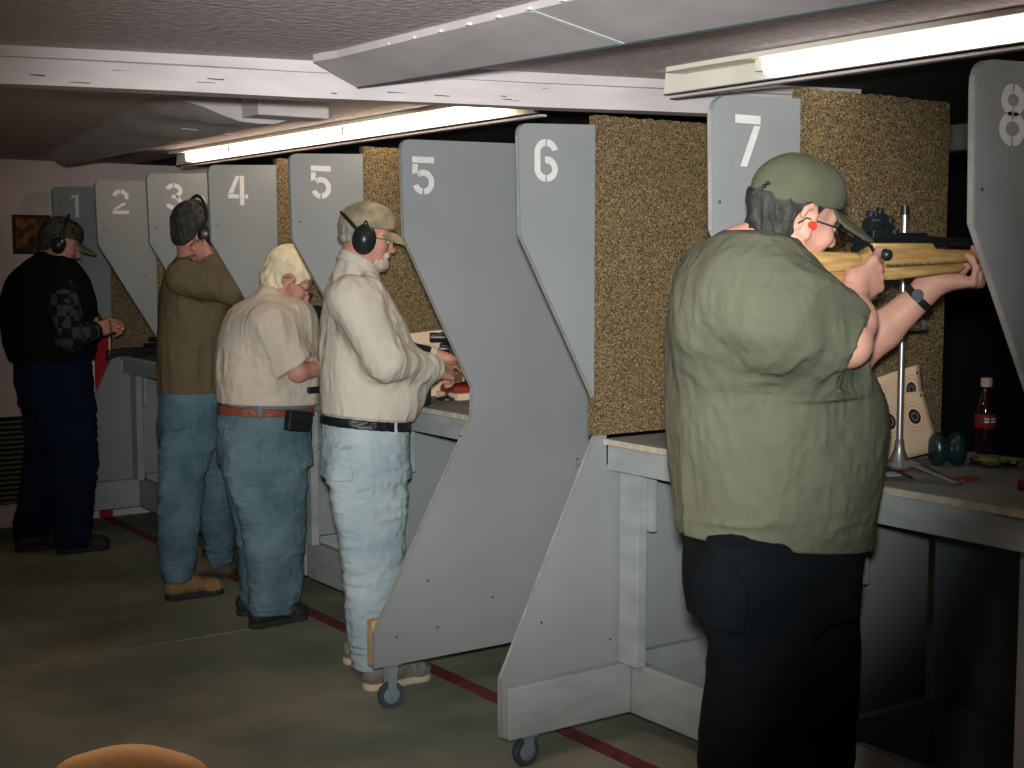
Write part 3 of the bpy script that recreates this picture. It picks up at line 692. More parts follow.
def patch(F, base, m, parent, c, r, off, R=None, name='pocket', h=None, label=None, rnd=.0):
    """a raised patch that follows a garment: the garment grown by off, kept inside a box"""
    c = np.array(c, float); r = np.array(r, float); mx = float(np.linalg.norm(r))+.01
    sl, P = F.blk(c-mx, c+mx, 0)
    G = F.copy(); G.d = F.d[sl].copy(); G.lo = F.lo+np.array([q.start for q in sl])*F.h; G.n = np.array(G.d.shape); G.ax = [F.ax[i][sl[i]] for i in range(3)]
    X, Y, Z = P[0]-c[0], P[1]-c[1], P[2]-c[2]
    if R is not None: R = np.array(R); X, Y, Z = (R[0, i]*X+R[1, i]*Y+R[2, i]*Z for i in range(3))
    bx = np.maximum(np.maximum(np.abs(X)-r[0], np.abs(Y)-r[1]), np.abs(Z)-r[2])
    G.d = np.maximum(np.maximum(G.d-off, -(G.d+.006)), bx).astype('f')
    return obj(name, G.mesh(name), m, parent, label)

def shoe(P, heel, toe_dir, m, ms, L=.29, boot=False, name='shoe'):
    """heel: floor point under the heel; builds upper and sole"""
    d = np.array([math.cos(toe_dir), math.sin(toe_dir), 0]); l = np.array([-d[1], d[0], 0]); h0 = np.array([heel[0], heel[1], 0.0]); u = np.array([0, 0, 1.0])
    q = lambda f, s_, z: h0+d*f+l*s_+u*z
    F = Field(np.minimum(q(-.05, -.09, 0), q(L+.05, .09, 0))-.09, np.maximum(q(-.05, -.09, 0), q(L+.05, .09, .2))+.09, .005)
    F.cone(q(.035, 0, .055), q(.13, 0, .062), .040, .042, .02); F.cone(q(.10, 0, .075), q(.225, 0, .042), .036, .032, .03, fl=(l, .82)); F.ell(q(L-.062, 0, .038), (.060, .046, .036), np.stack([d, l, u], 1), .03)
    F.cone(q(.055, 0, .08), q(.062, 0, .16 if boot else .115), .038, .040, .02)
    F.half(q(0, 0, .175 if boot else .112), (0, 0, 1)); F.half(q(0, 0, .022), (0, 0, -1)); F.wrinkle(.003, .03, seed=4)
    up = obj(name, F.mesh(name), m, P)
    F = Field(np.minimum(q(-.05, -.09, 0), q(L+.05, .09, 0))-.03, np.maximum(q(-.05, -.09, 0), q(L+.05, .09, .03))+.03, .004)
    F.cone(q(.038, 0, .015), q(.12, 0, .015), .042, .040, .01); F.cone(q(.12, 0, .015), q(L-.055, 0, .015), .040, .050, .02)
    F.half(q(0, 0, .028 if not boot else .034), (0, 0, 1)); F.half(q(0, 0, .0015), (0, 0, -1))
    obj('sole', F.mesh('sole'), ms, up)
    bm = NB()
    for k in range(4):
        f = .125+k*.026; z = .108-k*.013; tube(bm, [q(f, -.026, z-.010), q(f+.004, 0, z+.003), q(f, .026, z-.010)], .0026, 6)
    obj('laces', bm, ms if ms != 'sole' else 'rubber', up)

def legs(F, R_, L_, grow=0.0, k=.03):
    for S in (R_, L_):
        q = sorted(S)[-1]; up = (q[0]+.10, q[1], q[2], q[3]*.62, q[4]*.62); up0 = (q[0]+.03, q[1], q[2], q[3]*.95, q[4]*.95)
        F.loft(list(S)+[up0, up], k+.02, grow)

def cap(P, H, m, mb, h=.004, brimdir=0, thick=1.0, brim=(.118, .072), drop=.010, slope=.5, curv=7.0, sc=1.0):
    k = H.s*sc; F = Field(H.c-.24, H.c+.24, h)
    F.ell(H(-.014, 0, .045), np.array((.108, .087, .098))*k, H.R, 0)
    F.ell(H(.034, 0, .062), np.array((.068, .070, .072))*k, H.R, .02)
    F.cone(H(-.03, -.0, .040), H(.012, 0, .040), .083*k, .083*k, .01)
    F.half(H(0, 0, .038), H.R @ np.array([.10, 0, -1]), .004)
    F.wrinkle(.0022, .05, seed=3, ridge=False)
    cr = obj('cap', F.mesh('cap'), m, P)
    G = Field(H.c-.24, H.c+.24, h); sl, Q = G.blk(H.c-.24, H.c+.24, 0)
    X, Y, Z = (Q[i]-H.c[i] for i in range(3)); X, Y, Z = (H.R[0, i]*X+H.R[1, i]*Y+H.R[2, i]*Z for i in range(3)); X, Y, Z = X/k, Y/k, Z/k
    z0 = .046-(X-.08)*slope-curv*Y*Y-drop
    q = np.sqrt(((X-.078)/brim[0])**2+(Y/brim[1])**2); pl = (q-1)*.07
    v = np.maximum(pl, np.abs(Z-z0)-.0042); v = np.maximum(v, .06-X)
    G.d = (v*k).astype('f'); obj('brim', G.mesh('brim'), mb, cr)
    # panel seams, band seam and button
    c0 = (-.014, 0, .045); el = (.1086, .0876, .0986)
    for az in (20, 75, 105, 160, 200, 255, 285, 340):
        a = math.radians(az); pts = []
        for t in np.linspace(.10, math.pi/2-.02, 12): pts.append(H(c0[0]+el[0]*math.cos(t)*math.cos(a), el[1]*math.cos(t)*math.sin(a), c0[2]+el[2]*math.sin(t)))
        bm = NB(); tube(bm, pts, .0013, 5); obj('seam', bm, m, cr)
    bm = NB(); pts = [H(c0[0]+el[0]*.985*math.cos(t), el[1]*.985*math.sin(t), .060+.0*math.cos(t)) for t in np.linspace(.5, 2*math.pi-.5, 40)]; tube(bm, pts, .0016, 5); obj('band_seam', bm, m, cr)
    bm = NB(); lathe(bm, [(.007, 0), (.006, .003), (.001, .004)], H(-.010, 0, .141), H.R[:, 2], 12); obj('button', bm, m, cr)
    return cr
def muffs(P, H, m='black', tilt=-.01, labels=False, back=0.0, big=1.0):
    k = H.s; c = H.c
    ax = H.R[:, 1]; bm = NB(); n = 20
    cb, sb = math.cos(math.radians(back)), math.sin(math.radians(back))
    pts = [H(-.006+tilt*math.sin(t)-.118*sb*math.sin(t), -.104*math.cos(t), .0+.158*cb*math.sin(t)) for t in np.linspace(.05, math.pi-.05, n)]
    tube(bm, pts, .0075*k, 8); r0 = obj('ear_muffs', bm, m, P)
    for sg in (-1, 1):
        F = Field(H(-.006, sg*.100, -.01)-.08, H(-.006, sg*.100, -.01)+.08, .0035)
        F.ell(H(-.006, sg*.103, -.008), np.array((.036*big, .024, .046*big))*k, H.R, 0); F.cone(H(-.006, sg*.086, -.008), H(-.006, sg*.102, -.008), .034*k, .034*k, .01, fl=(H.R[:, 2], .8))
        F.cone(H(-.006, sg*.100, .03), H(-.010, sg*.108, .060), .010*k, .008*k, .008)
        obj('ear_cup', F.mesh('ear_cup'), m, r0)
    if labels:
        for (zz, m2, w2, h2) in ((.012, 'label_green', .013, .006), (-.026, 'label_white', .014, .010)):
            bm = NB(); box(bm, (-w2, -.001, -h2), (w2, .001, h2), .0005)
            R3 = Matrix([list(r) for r in H.R]); 
            for v in bm.verts: v.co = Vector(H(-.006, -.1285+(.004 if zz < 0 else .001), zz))+R3 @ v.co
            obj('label', bm, m2, r0)
def glasses(P, H, m='black', lens=True):
    bm = NB()
    for sg in (-1, 1):
        pts = [H(.114-.02*abs(math.cos(t))*.3, sg*(.034+.025*math.cos(t)), -.004+.017*math.sin(t)) for t in np.linspace(0, 2*math.pi, 17)]
        tube(bm, pts, .0016, 6, False)
        tube(bm, [H(.105, sg*.060, .004), H(.06, sg*.078, .006), H(-.02, sg*.084, .008), H(-.035, sg*.082, -.008)], .0018, 6)
    tube(bm, [H(.112, -.010, .0), H(.118, 0, .003), H(.112, .010, .0)], .0018, 6)
    o = obj('glasses', bm, m, P)
    bm = NB()
    for sg in (-1, 1):
        vs = [bm.verts.new(H(.1115-.02*abs(math.cos(t))*.3, sg*(.034+.024*math.cos(t)), -.004+.016*math.sin(t))) for t in np.linspace(0, 2*math.pi, 17)[:-1]]
        f = bm.faces.new(vs); r = bmesh.ops.extrude_face_region(bm, geom=[f])
        for v in r['geom']:
            if isinstance(v, bmesh.types.BMVert): v.co += Vector(H.R[:, 0])*.0012
    obj('lenses', bm, 'lens', o)
def belt(P, F, z, hgt, m, tilt=0, c=None, name='belt', off=.006):
    """a band that follows the trouser field F around height z"""
    G = F.copy(); Z = G.ax[2][None, None, :]; X = G.ax[0][:, None, None]
    zc = z+(tilt*(X-c) if c is not None else 0)
    G.d = np.maximum(np.maximum(F.d-off, -(F.d+.004)), np.abs(Z-zc)-hgt/2).astype('f')
    return obj(name, G.mesh(name), m, P)

# ---- the near man aiming the rifle
def big_man():
    Yc = 2.26; S = lambda l, r, y, b=.235, dx=0: section(l, r, y, Yc, b, dx)
    P = thing('person', 'big man in olive shirt and cap aiming a wooden rifle', 'person', (2.12, Yc, 0))
    tor = [S(684, 866, 575, .19), S(682, 870, 545, .20), S(677, 874, 500, .225), S(674, 881, 465, .235), S(671, 886, 430, .24), S(670, 882, 400, .24), S(668, 866, 370, .235), S(667, 845, 340, .23), S(667, 820, 310, .225), S(671, 800, 285, .215), S(681, 783, 264, .18), S(698, 766, 252, .12)]
    legR = [S2 for S2 in (section(697, 790, 768, 2.15, .095), section(700, 800, 720, 2.15, .10), section(706, 812, 670, 2.15, .105), section(700, 820, 620, 2.16, .11), section(690, 815, 585, 2.17, .12))]
    lz = legR[0]; legR.append((.25, lz[1], lz[2], .085, .085)); legR.append((.06, lz[1]+.0, lz[2], .085, .08))
    legL = [section(765, 856, 768, 2.37, .095), section(758, 857, 720, 2.37, .10), section(745, 856, 670, 2.36, .105), section(735, 856, 620, 2.35, .11), section(730, 858, 585, 2.34, .12)]
    lz2 = legL[0]; legL.append((.25, lz2[1]+.01, lz2[2], .085, .085)); legL.append((.06, lz2[1]+.02, lz2[2], .085, .08))
    hips = [section(690, 857, 610, Yc, .19), section(685, 860, 580, Yc, .19), section(686, 862, 548, Yc, .19), section(690, 858, 520, Yc, .18)]
    # arms
    Ysh = 2.07
    shR = onY(728, 300, Ysh); elR = onY(848, 344, 1.99); wrR = onY(853, 298, 2.045)
    shL = onY(765, 285, 2.42); elL = onY(848, 362, 2.30); wrL = onY(936, 282, 2.135)
    hc = onY(794, 218, 2.165); H = Head(hc, -14, 13, 10, .98)
    neck = onY(738, 262, 2.24)
    F = Field((1.80, 1.86, 0.02), (3.06, 2.56, 1.86), .0048)
    F.loft(tor, .03, -.034); F.loft(hips, .03, -.022); legs(F, legR, legL, -.022)
    for lg, yy in ((legR, 2.15), (legL, 2.37)):
        z = sorted(lg)[0]; F.cone((z[1], z[2], .08), (z[1]+.14, z[2]-.01, .04), .035, .03, .02)
    H.build(F, neck, .068); F.cone(neck, onY(742, 305, Yc), .070, .08, .04)
    F.chain([onY(752, 300, 2.12), elR], [.050, .046], .02); F.chain([elR, (elR+wrR)/2+np.array([.004, -.006, 0]), wrR], [.050, .047, .033], .02)
    F.chain([shL, elL], [.06, .050], .02); F.chain([elL, elL*.6+wrL*.4, wrL], [.048, .045, .031], .02)
    gx, gz = onY(868, 285, 2.10)[0], onY(868, 285, 2.10)[2]
    # right hand closed round the wrist of the stock, left hand under the fore-end
    hand(F, wrR+np.array([.0, .0, .012]), (.86, .0, .44), (-.1, 1, -.1), True, sc=1.02, fcurl=[(22, 62, 30), (34, 88, 50), (38, 90, 50), (42, 90, 50)], thumb=(.55, .25, .75), tc=20)
    hand(F, wrL+np.array([.006, -.004, -.004]), (.55, -.83, .02), (.05, .05, 1.0), False, sc=1.0, fcurl=[(66, 32, 25), (68, 34, 25), (72, 36, 25), (76, 38, 25)], thumb=(.55, .75, .45), tc=22)
    body = obj('body', F.mesh('body'), 'skin', P)
    H.extras(P)
    # shirt
    G = Field((1.80, 1.86, .82), (2.75, 2.60, 1.72), .0048)
    G.loft(tor, .03, -.006)
    cuff = onY(841, 341, 1.995)
    a0, a1 = onY(752, 300, 2.16), onY(784, 319, 2.045)
    G.cone(onY(738, 316, 2.22), a0, .140, .108, .10)
    G.sub(([a0, a1, cuff, cuff+(cuff-a1)*.3], [.104, .080, .060, .058]), cuff, (cuff-a1)+np.array([0, 0, -.02]), .03, .13)
    b1 = onY(806, 325, 2.40); G.sub(([onY(760, 275, 2.40), b1, elL*.8+b1*.2], [.095, .072, .062]), elL*.8+b1*.2, elL-b1, .03, .05)
    nk = onY(753, 254, 2.21); n0 = onY(732, 285, 2.25)
    G.sub(([n0, nk+(nk-n0)*.2], [.115, .074]), nk, nk-n0, .03, .05)
    G.wrinkle(.005, .14, (1, 1, .5), 5, False); G.wrinkle(.0035, .07, (1, 1, .5), 2); G.wrinkle(.0018, .025, (1, 1, .6), 4)
    m_ = (shR+elR)/2+ (elR-shR)*.28; G.wrinkle(.010, .030, (1, .4, .15), 9, True, (m_, (.13, .12, .11)))
    G.wrinkle(.009, .05, (.35, .5, 1.1), 3, True, (onY(740, 360, 2.05), (.16, .2, .09)))
    G.wrinkle(.007, .045, (.3, .3, 1.3), 6, True, (onY(770, 540, 2.05), (.30, .3, .05)))
    hz = onY(770, 552, 2.05)
    G.half(onY(690, 540, Yc), (-.12, 0, -1), .006)
    sh = obj('shirt', G.mesh('shirt'), 'olive', P)
    # trousers
    T = Field((1.80, 1.92, .0), (2.75, 2.62, 1.06), .006)
    T.loft(hips, .03, -.006); legs(T, legR, legL, -.006, .03)
    T.wrinkle(.006, .12, (1, 1, .5), 11, False); T.wrinkle(.005, .06, (.5, .5, 1), 12); T.half((0, 0, .075), (0, 0, -1))
    tr = obj('trousers', T.mesh('trousers'), 'black_pants', P)
    patch(T, None, 'black_pants', tr, onY(712, 600, 2.12)+np.array([0, 0, 0]), (.07, .12, .075), .004)
    for lg, yy in ((legR, -.06), (legL, .05)):
        z = sorted(lg)[0]; shoe(P, (z[1]-.07, z[2]), yy, 'shoe_black', 'sole')
    # cap, hair, ear plug, glasses, watch
    H.hair(P, 'hair_dark', back=-.062, front=.034, thick=.007, h=.0038, crown=False)
    ca = cap(P, H, 'olive_cap', 'olive_cap', .0040, brim=(.134, .086), slope=.36, drop=.0, curv=4.5, sc=1.0)
    bm = NB(); c = Vector(H(-.098, -.02, .048)); 
    for k in range(5): tube(bm, [c+Vector((.012, 0, 0)), c+Vector((-.018-.004*k, .008*(k-2), .010-.006*k)), c+Vector((-.03, .012*(k-2), .008-.007*k))], [.008, .005, .001], 6)
    obj('hair_tuft', bm, 'hair_dark', P)
    bm = NB(); tube(bm, [H(-.004, -.076, -.004), H(-.002, -.092, -.004)], [.008, .0095], 14); obj('ear_plug', bm, 'red_glow', P)
    glasses(P, H)
    wa = onY(911, 291, 2.165); fd = (wrL-elL)/np.linalg.norm(wrL-elL); wc = elL+fd*float((wa-elL)@fd)
    bm = NB(); lathe(bm, [(.036, -.009), (.0405, -.009), (.0405, .009), (.036, .009)], wc, fd, 28); wt = obj('wristwatch', bm, 'black', P)
    s_ = np.cross(fd, (0, 0, 1)); s_ /= np.linalg.norm(s_); f0 = wc+s_*.040+np.array([0, 0, .008])
    bm = NB(); lathe(bm, [(.012, -.004), (.014, .0), (.013, .003), (.001, .0035)], f0, s_, 20); obj('watch_case', bm, 'rubber', wt)
    return P
big_man()

# ---- the bearded man with cream shirt
def man(label, Yc, tor, hips, legR, legL, head, neck, shR, elR, wrR, shL, elL, wrL, mats, hem, lo, hi, h=.0055, hands=None, skin='skin', short=False, cuffpos=None, bel=None, shoes=None, boot=False, torw=(.008, .10), legw=(.010, .085), arm=(.068, .058, .046), torsow=(1, 1, .5), hemn=(0, 0, -1), legz=.03, collar=False, trgrow=0.0, sleeve_mat=None, neckr=.06, nkc=.12, tt=None):
    b0 = np.mean([tor[0][1], tor[-1][1]]); P = thing('person', label, 'person', (float(b0), Yc, 0)); tt = np.array(tor_top(tor) if tt is None else tt)
    F = Field(lo, hi, h)
    F.loft(tor, .03, -.034); F.loft(hips, .03, -.02); legs(F, legR, legL, -.02)
    for lg in (legR, legL):
        z = sorted(lg)[0]; F.cone((z[1], z[2], .12), (z[1]+.03, z[2], .075), .030, .028, .02); F.cone((z[1]+.0, z[2], .070), (z[1]+.06, z[2], .055), .020, .016, .01)
    head.build(F, neck, neckr); F.cone(neck, tt, neckr, .055, .02)
    F.chain([shR, elR, wrR], [.05, .043, .029], .02); F.chain([shL, elL, wrL], [.05, .043, .029], .02)
    hands(F)
    obj('body', F.mesh('body'), skin, P); head.extras(P)
    lo2 = (lo[0], lo[1], min(q[0] for q in tor)-.06)
    G = Field(lo2, hi, h); G.loft(tor, .03, -.006)
    for (s0, e0, w0) in ((shR, elR, wrR), (shL, elL, wrL)):
        if short: c = s0+(e0-s0)*short; G.sub(([s0, c, c+(e0-s0)*.15], [arm[0], arm[0]*.90, arm[0]*.90]), c, e0-s0, .03, .07)
        else: c = w0+(e0-w0)*.04; G.sub(([s0, e0, w0], list(arm)), c, w0-e0, .03, .055)
    nk = neck-(neck-tt)*nkc
    G.sub(([tt, neck], [neckr+.020, neckr+.004]), nk, neck-tt, .03, .03)
    G.wrinkle(torw[0]*.55, torw[1], torsow, 5, False); G.wrinkle(.0045, .06, (1, 1, .45), 2); G.wrinkle(.002, .025, (1, 1, .6), 4)
    if not short:
        for (s0, e0) in ((shR, elR), (shL, elL)): G.wrinkle(.008, .035, (1, .5, .6), 8, True, (e0, (.10, .10, .10)))
        G.wrinkle(.007, .03, (1.2, .5, .5), 8, True, (wrR+(elR-wrR)*.25, (.09, .07, .07)))
    else: G.wrinkle(.007, .045, (1, .5, .6), 8, True, (shR+(elR-shR)*.4, (.10, .10, .12)))
    G.half((tor[0][1], Yc, hem), hemn, .006)
    sh = obj('shirt', G.mesh('shirt'), mats[0], P)
    T = Field((lo[0], lo[1], 0), (hi[0], hi[1], max(q[0] for q in hips)+.05), h)
    T.loft(hips, .03, trgrow-.005); legs(T, legR, legL, trgrow-.005, .025)
    T.wrinkle(legw[0]*.45, .11, (1, 1, .5), 11, False); T.wrinkle(legw[0]*.5, .05, (.45, .45, 1.1), 12); T.wrinkle(.0025, .022, (.7, .7, 1.3), 14)
    for lg in (legR, legL):
        z = sorted(lg)[0]; T.wrinkle(.010, .03, (.4, .4, 1.5), 13, True, ((z[1], z[2], z[0]+.05), (.14, .12, .09)))
    T.half((0, 0, legz), (0, 0, -1)); 
    tr = obj('trousers', T.mesh('trousers'), mats[1], P)
    if bel: belt(P, T, bel[0], .036, bel[1], bel[2], bel[3])
    for (z, yaw, mm, ms) in shoes: shoe(P, z, yaw, mm, ms, boot=boot, name='boot' if boot else 'shoe')
    return P, F, G, T, tr, sh
def tor_top(tor):
    q = sorted(tor)[-2]; return np.array([q[1], q[2], q[0]])

def bearded():
    Yc = 4.56; S = lambda l, r, y, b=.17, Y=Yc: section(l, r, y, Y, b)
    tor = [S(324, 407, 440, .155), S(322, 411, 425, .165), S(321, 423, 410, .175), S(321, 427, 390, .18), S(320, 424, 370, .185), S(320, 415, 345, .19), S(321, 402, 318, .195), S(325, 390, 295, .20), S(331, 381, 279, .18), S(338, 374, 269, .12)]
    hips = [S(322, 407, 475, .165), S(321, 408, 455, .165), S(323, 409, 435, .16), S(323, 409, 412, .157)]
    legR = [S(332, 409, 500, .085, 4.47), S(339, 406, 535, .08, 4.46), S(343, 403, 575, .08, 4.45), S(345, 401, 615, .078, 4.44), S(349, 392, 645, .07, 4.44), S(352, 386, 668, .075, 4.43), S(326, 409, 475, .09, 4.48)]
    legL = [S(336, 402, 500, .085, 4.66), S(340, 402, 535, .08, 4.68), S(343, 400, 575, .078, 4.70), S(344, 395, 610, .075, 4.71), S(347, 388, 635, .07, 4.72), S(348, 384, 654, .07, 4.72), S(328, 402, 475, .09, 4.65)]
    H = Head(onY(367, 238, 4.55), -31, 10, 0, .94)
    neck = onY(358, 255, 4.55)
    shR, elR, wrR = onY(352, 300, 4.42), onY(386, 362, 4.34), onY(436, 368, 4.44)
    shL, elL, wrL = onY(358, 297, 4.75), onY(398, 358, 4.80), onY(441, 358, 4.68)
    def hands(F):
        hand(F, wrR+np.array([.008, .004, 0]), (.88, .30, -.25), (-.1, .75, -.6), True, (32, 40, 30), sc=.98, thumb=(.8, .5, .2), tc=15)
        hand(F, wrL+np.array([.008, 0, 0]), (.85, -.25, -.30), (.1, -.5, -.8), False, (30, 40, 30), sc=.98)
    P, F, G, T, tr, sh = man('bearded man in cream shirt, tan cap and black ear muffs', Yc, tor, hips, legR, legL, H, neck, shR, elR, wrR, shL, elL, wrL,
        ('cream', 'denim_light'), onY(365, 423, 4.40)[2], (2.10, 4.16, .0), (3.08, 4.98, 1.88), .0052, hands, 'skin_tan',
        bel=(onY(365, 427, 4.4)[2], 'leather_black', -.12, 2.45), hemn=(-.12, 0, -1), shoes=[((2.40, 4.395), .02, 'shoe_tan', 'sole_tan'), ((2.495, 4.73), .0, 'shoe_tan', 'sole_tan')], arm=(.088, .066, .042), legw=(.007, .085), nkc=.22, tt=onY(354, 280, 4.56))
    H.hair(P, 'hair_grey', back=-.030, thick=.004, h=.005, crown=False); cap(P, H, 'tan_cap', 'tan_cap', .004, brim=(.105, .07), drop=.004, slope=.35); muffs(P, H, labels=True, back=58, big=1.32); glasses(P, H)
    B = Field(H.c-.16, H.c+.16, .004); B.ell(H(.064, 0, -.090), np.array((.036, .040, .032)), H.R, 0); B.cone(H(.088, -.025, -.052), H(.088, .025, -.052), .012, .012, .01)
    for sg in (-1, 1): B.cone(H(.01, sg*.056, -.058), H(.06, sg*.034, -.095), .013, .018, .015)
    B.cone(H(.10, -.02, -.066), H(.10, .02, -.066), .0065, .0065, 0.002, 'd'); B.wrinkle(.004, .014, seed=3)
    obj('beard', B.mesh('beard'), 'beard', P)
    # collar
    tt = onY(354, 280, 4.56); ax = (neck-tt)/np.linalg.norm(neck-tt); c = neck-ax*.022; C = Field(c-.13, c+.13, .004)
    C.cone(c-ax*.055, c+ax*.016, .100, .071, 0); C.cone(c-ax*.08, c+ax*.05, .074, .064, 0, 'd'); C.half(c+ax*.012, ax+np.array([.35, 0, 0])); C.half(c-ax*.026, -ax+np.array([-.35, 0, 0])); C.wrinkle(.003, .05, seed=2, ridge=False)
    obj('collar', C.mesh('collar'), 'cream', sh)
    patch(T, None, 'denim_light', tr, onY(338, 464, 4.42), (.055, .10, .068), .0035)
    for x in (352, 398): patch(T, None, 'denim_light', tr, onY(x, 428, 4.39), (.007, .06, .030), .0105, name='belt_loop')
    return P
bearded()

def white_hair():
    Yc = 5.56; S = lambda l, r, y, b=.18, Y=Yc: section(l, r, y, Y, b)
    tor = [S(222, 314, 424, .16), S(221, 318, 412, .17), S(219, 320, 395, .18), S(218, 320, 370, .19), S(219, 319, 345, .195), S(223, 318, 324, .20), S(231, 313, 309, .19), S(243, 305, 300, .155), S(256, 291, 295, .09)]
    hips = [S(220, 309, 462, .165), S(218, 311, 440, .165), S(219, 312, 418, .16), S(222, 312, 402, .155)]
    legR = [S(226, 308, 465, .09, 5.47), S(232, 307, 490, .085, 5.46), S(240, 306, 520, .085, 5.45), S(246, 304, 555, .082, 5.44), S(249, 301, 590, .078, 5.43), S(250, 295, 614, .078, 5.43)]
    legL = [S(224, 300, 465, .09, 5.66), S(229, 292, 490, .085, 5.65), S(235, 288, 520, .08, 5.66), S(239, 284, 555, .075, 5.66), S(241, 278, 587, .07, 5.66), S(241, 274, 609, .07, 5.66)]
    H = Head(onY(289, 281, 5.56), -20, 36, 0, 1.04); neck = onY(280, 296, 5.56)
    shR, elR, wrR = onY(270, 325, 5.39), onY(298, 372, 5.36), onY(334, 366, 5.42)
    shL, elL, wrL = onY(275, 318, 5.74), onY(302, 362, 5.80), onY(336, 362, 5.72)
    def hands(F):
        hand(F, wrR+np.array([.008, 0, 0]), (.9, .2, -.1), (0, .6, -.8), True, (35, 45, 30)); hand(F, wrL+np.array([.008, 0, 0]), (.9, -.2, -.1), (0, -.6, -.8), False, (35, 45, 30))
    P, F, G, T, tr, sh = man('white-haired man in off-white tee shirt leaning over the bench', Yc, tor, hips, legR, legL, H, neck, shR, elR, wrR, shL, elL, wrL,
        ('tee', 'denim'), onY(265, 408, 5.39)[2], (2.05, 5.16, .0), (3.12, 5.98, 1.76), .0055, hands, 'skin_tan', short=.82,
        bel=(onY(265, 413, 5.4)[2], 'leather_red', -.06, 2.45), shoes=[((2.41, 5.43), .12, 'shoe_black', 'sole'), ((2.455, 5.665), .08, 'shoe_black', 'sole')], arm=(.088, .07, .05), legw=(.008, .085), neckr=.060, nkc=.62, hemn=(-.05, 0, -1))
    H.hair(P, 'hair_white', back=-.085, front=.064, thick=.022, h=.0045, sides=.0); glasses(P, H)
    patch(T, None, 'denim', tr, onY(245, 446, 5.42), (.060, .10, .070), .0035)
    for x in (232, 262): patch(T, None, 'denim', tr, onY(x, 413, 5.39), (.008, .08, .028), .0105, name='belt_loop')
    bm = NB(); c = onY(298, 421, 5.375); box(bm, c-np.array([.055, .022, .045]), c+np.array([.055, .026, .045]), .010, R=Matrix.Rotation(.12, 3, 'Y')); pc = obj('belt_pouch', bm, 'leather_black', P)
    bm = NB(); box(bm, c+np.array([-.050, -.0255, .004]), c+np.array([.050, -.021, .040]), .004, R=Matrix.Rotation(.12, 3, 'Y')); obj('pouch_flap', bm, 'black', pc)
white_hair()

def brown_sweater():
    Yc = 6.27; S = lambda l, r, y, b=.17, Y=Yc: section(l, r, y, Y, b)
    tor = [S(160, 222, 405, .15), S(159, 222, 394, .155), S(158, 224, 370, .165), S(158, 226, 340, .18), S(159, 228, 310, .19), S(161, 226, 290, .20), S(165, 218, 272, .195), S(172, 212, 261, .15), S(180, 208, 254, .09)]
    hips = [S(159, 223, 445, .165), S(158, 222, 425, .16), S(160, 222, 400, .155), S(161, 221, 390, .15)]
    legR = [S(160, 212, 450, .085, 6.17), S(159, 206, 475, .08, 6.15), S(159, 202, 505, .078, 6.13), S(158, 199, 540, .075, 6.12), S(161, 195, 565, .07, 6.11), S(163, 190, 580, .07, 6.11)]
    legL = [S(175, 224, 450, .085, 6.35), S(184, 230, 475, .08, 6.37), S(192, 234, 505, .078, 6.39), S(202, 236, 530, .075, 6.41), S(205, 235, 550, .07, 6.42), S(207, 232, 564, .07, 6.42)]
    H = Head(onY(196, 231, 6.23), 10, 4, 4, 1.05); neck = onY(190, 256, 6.25)
    shR, elR, wrR = onY(184, 277, 6.08), onY(231, 286, 5.96), onY(207, 260, 6.06)
    shL, elL, wrL = onY(196, 275, 6.46), onY(236, 300, 6.40), onY(262, 268, 6.22)
    def hands(F):
        hand(F, wrR, (-.2, .25, .5), (.6, .6, -.2), True, (55, 70, 40), sc=.95); hand(F, wrL, (.9, -.1, .3), (-.2, .3, .9), False, (40, 45, 35), sc=.95)
    P, F, G, T, tr, sh = man('man in brown sweater, jeans and black ear muffs, elbow raised to aim', Yc, tor, hips, legR, legL, H, neck, shR, elR, wrR, shL, elL, wrL,
        ('brown_knit', 'denim_mid'), onY(190, 395, 6.12)[2], (2.10, 5.86, .0), (3.14, 6.66, 1.92), .0055, hands, 'skin_tan',
        shoes=[((2.29, 6.11), .0, 'boot', 'sole'), ((2.50, 6.42), .05, 'boot_dark', 'sole')], boot=True, arm=(.082, .076, .046), legw=(.009, .085), tt=onY(189, 274, 6.27), nkc=.12, neckr=.054)
    H.hair(P, 'hair_dark', back=-.070, front=.015, thick=.010, h=.005); muffs(P, H, tilt=.0, big=1.25)
    patch(T, None, 'denim_mid', tr, onY(176, 425, 6.13), (.07, .10, .07), .0035)
brown_sweater()

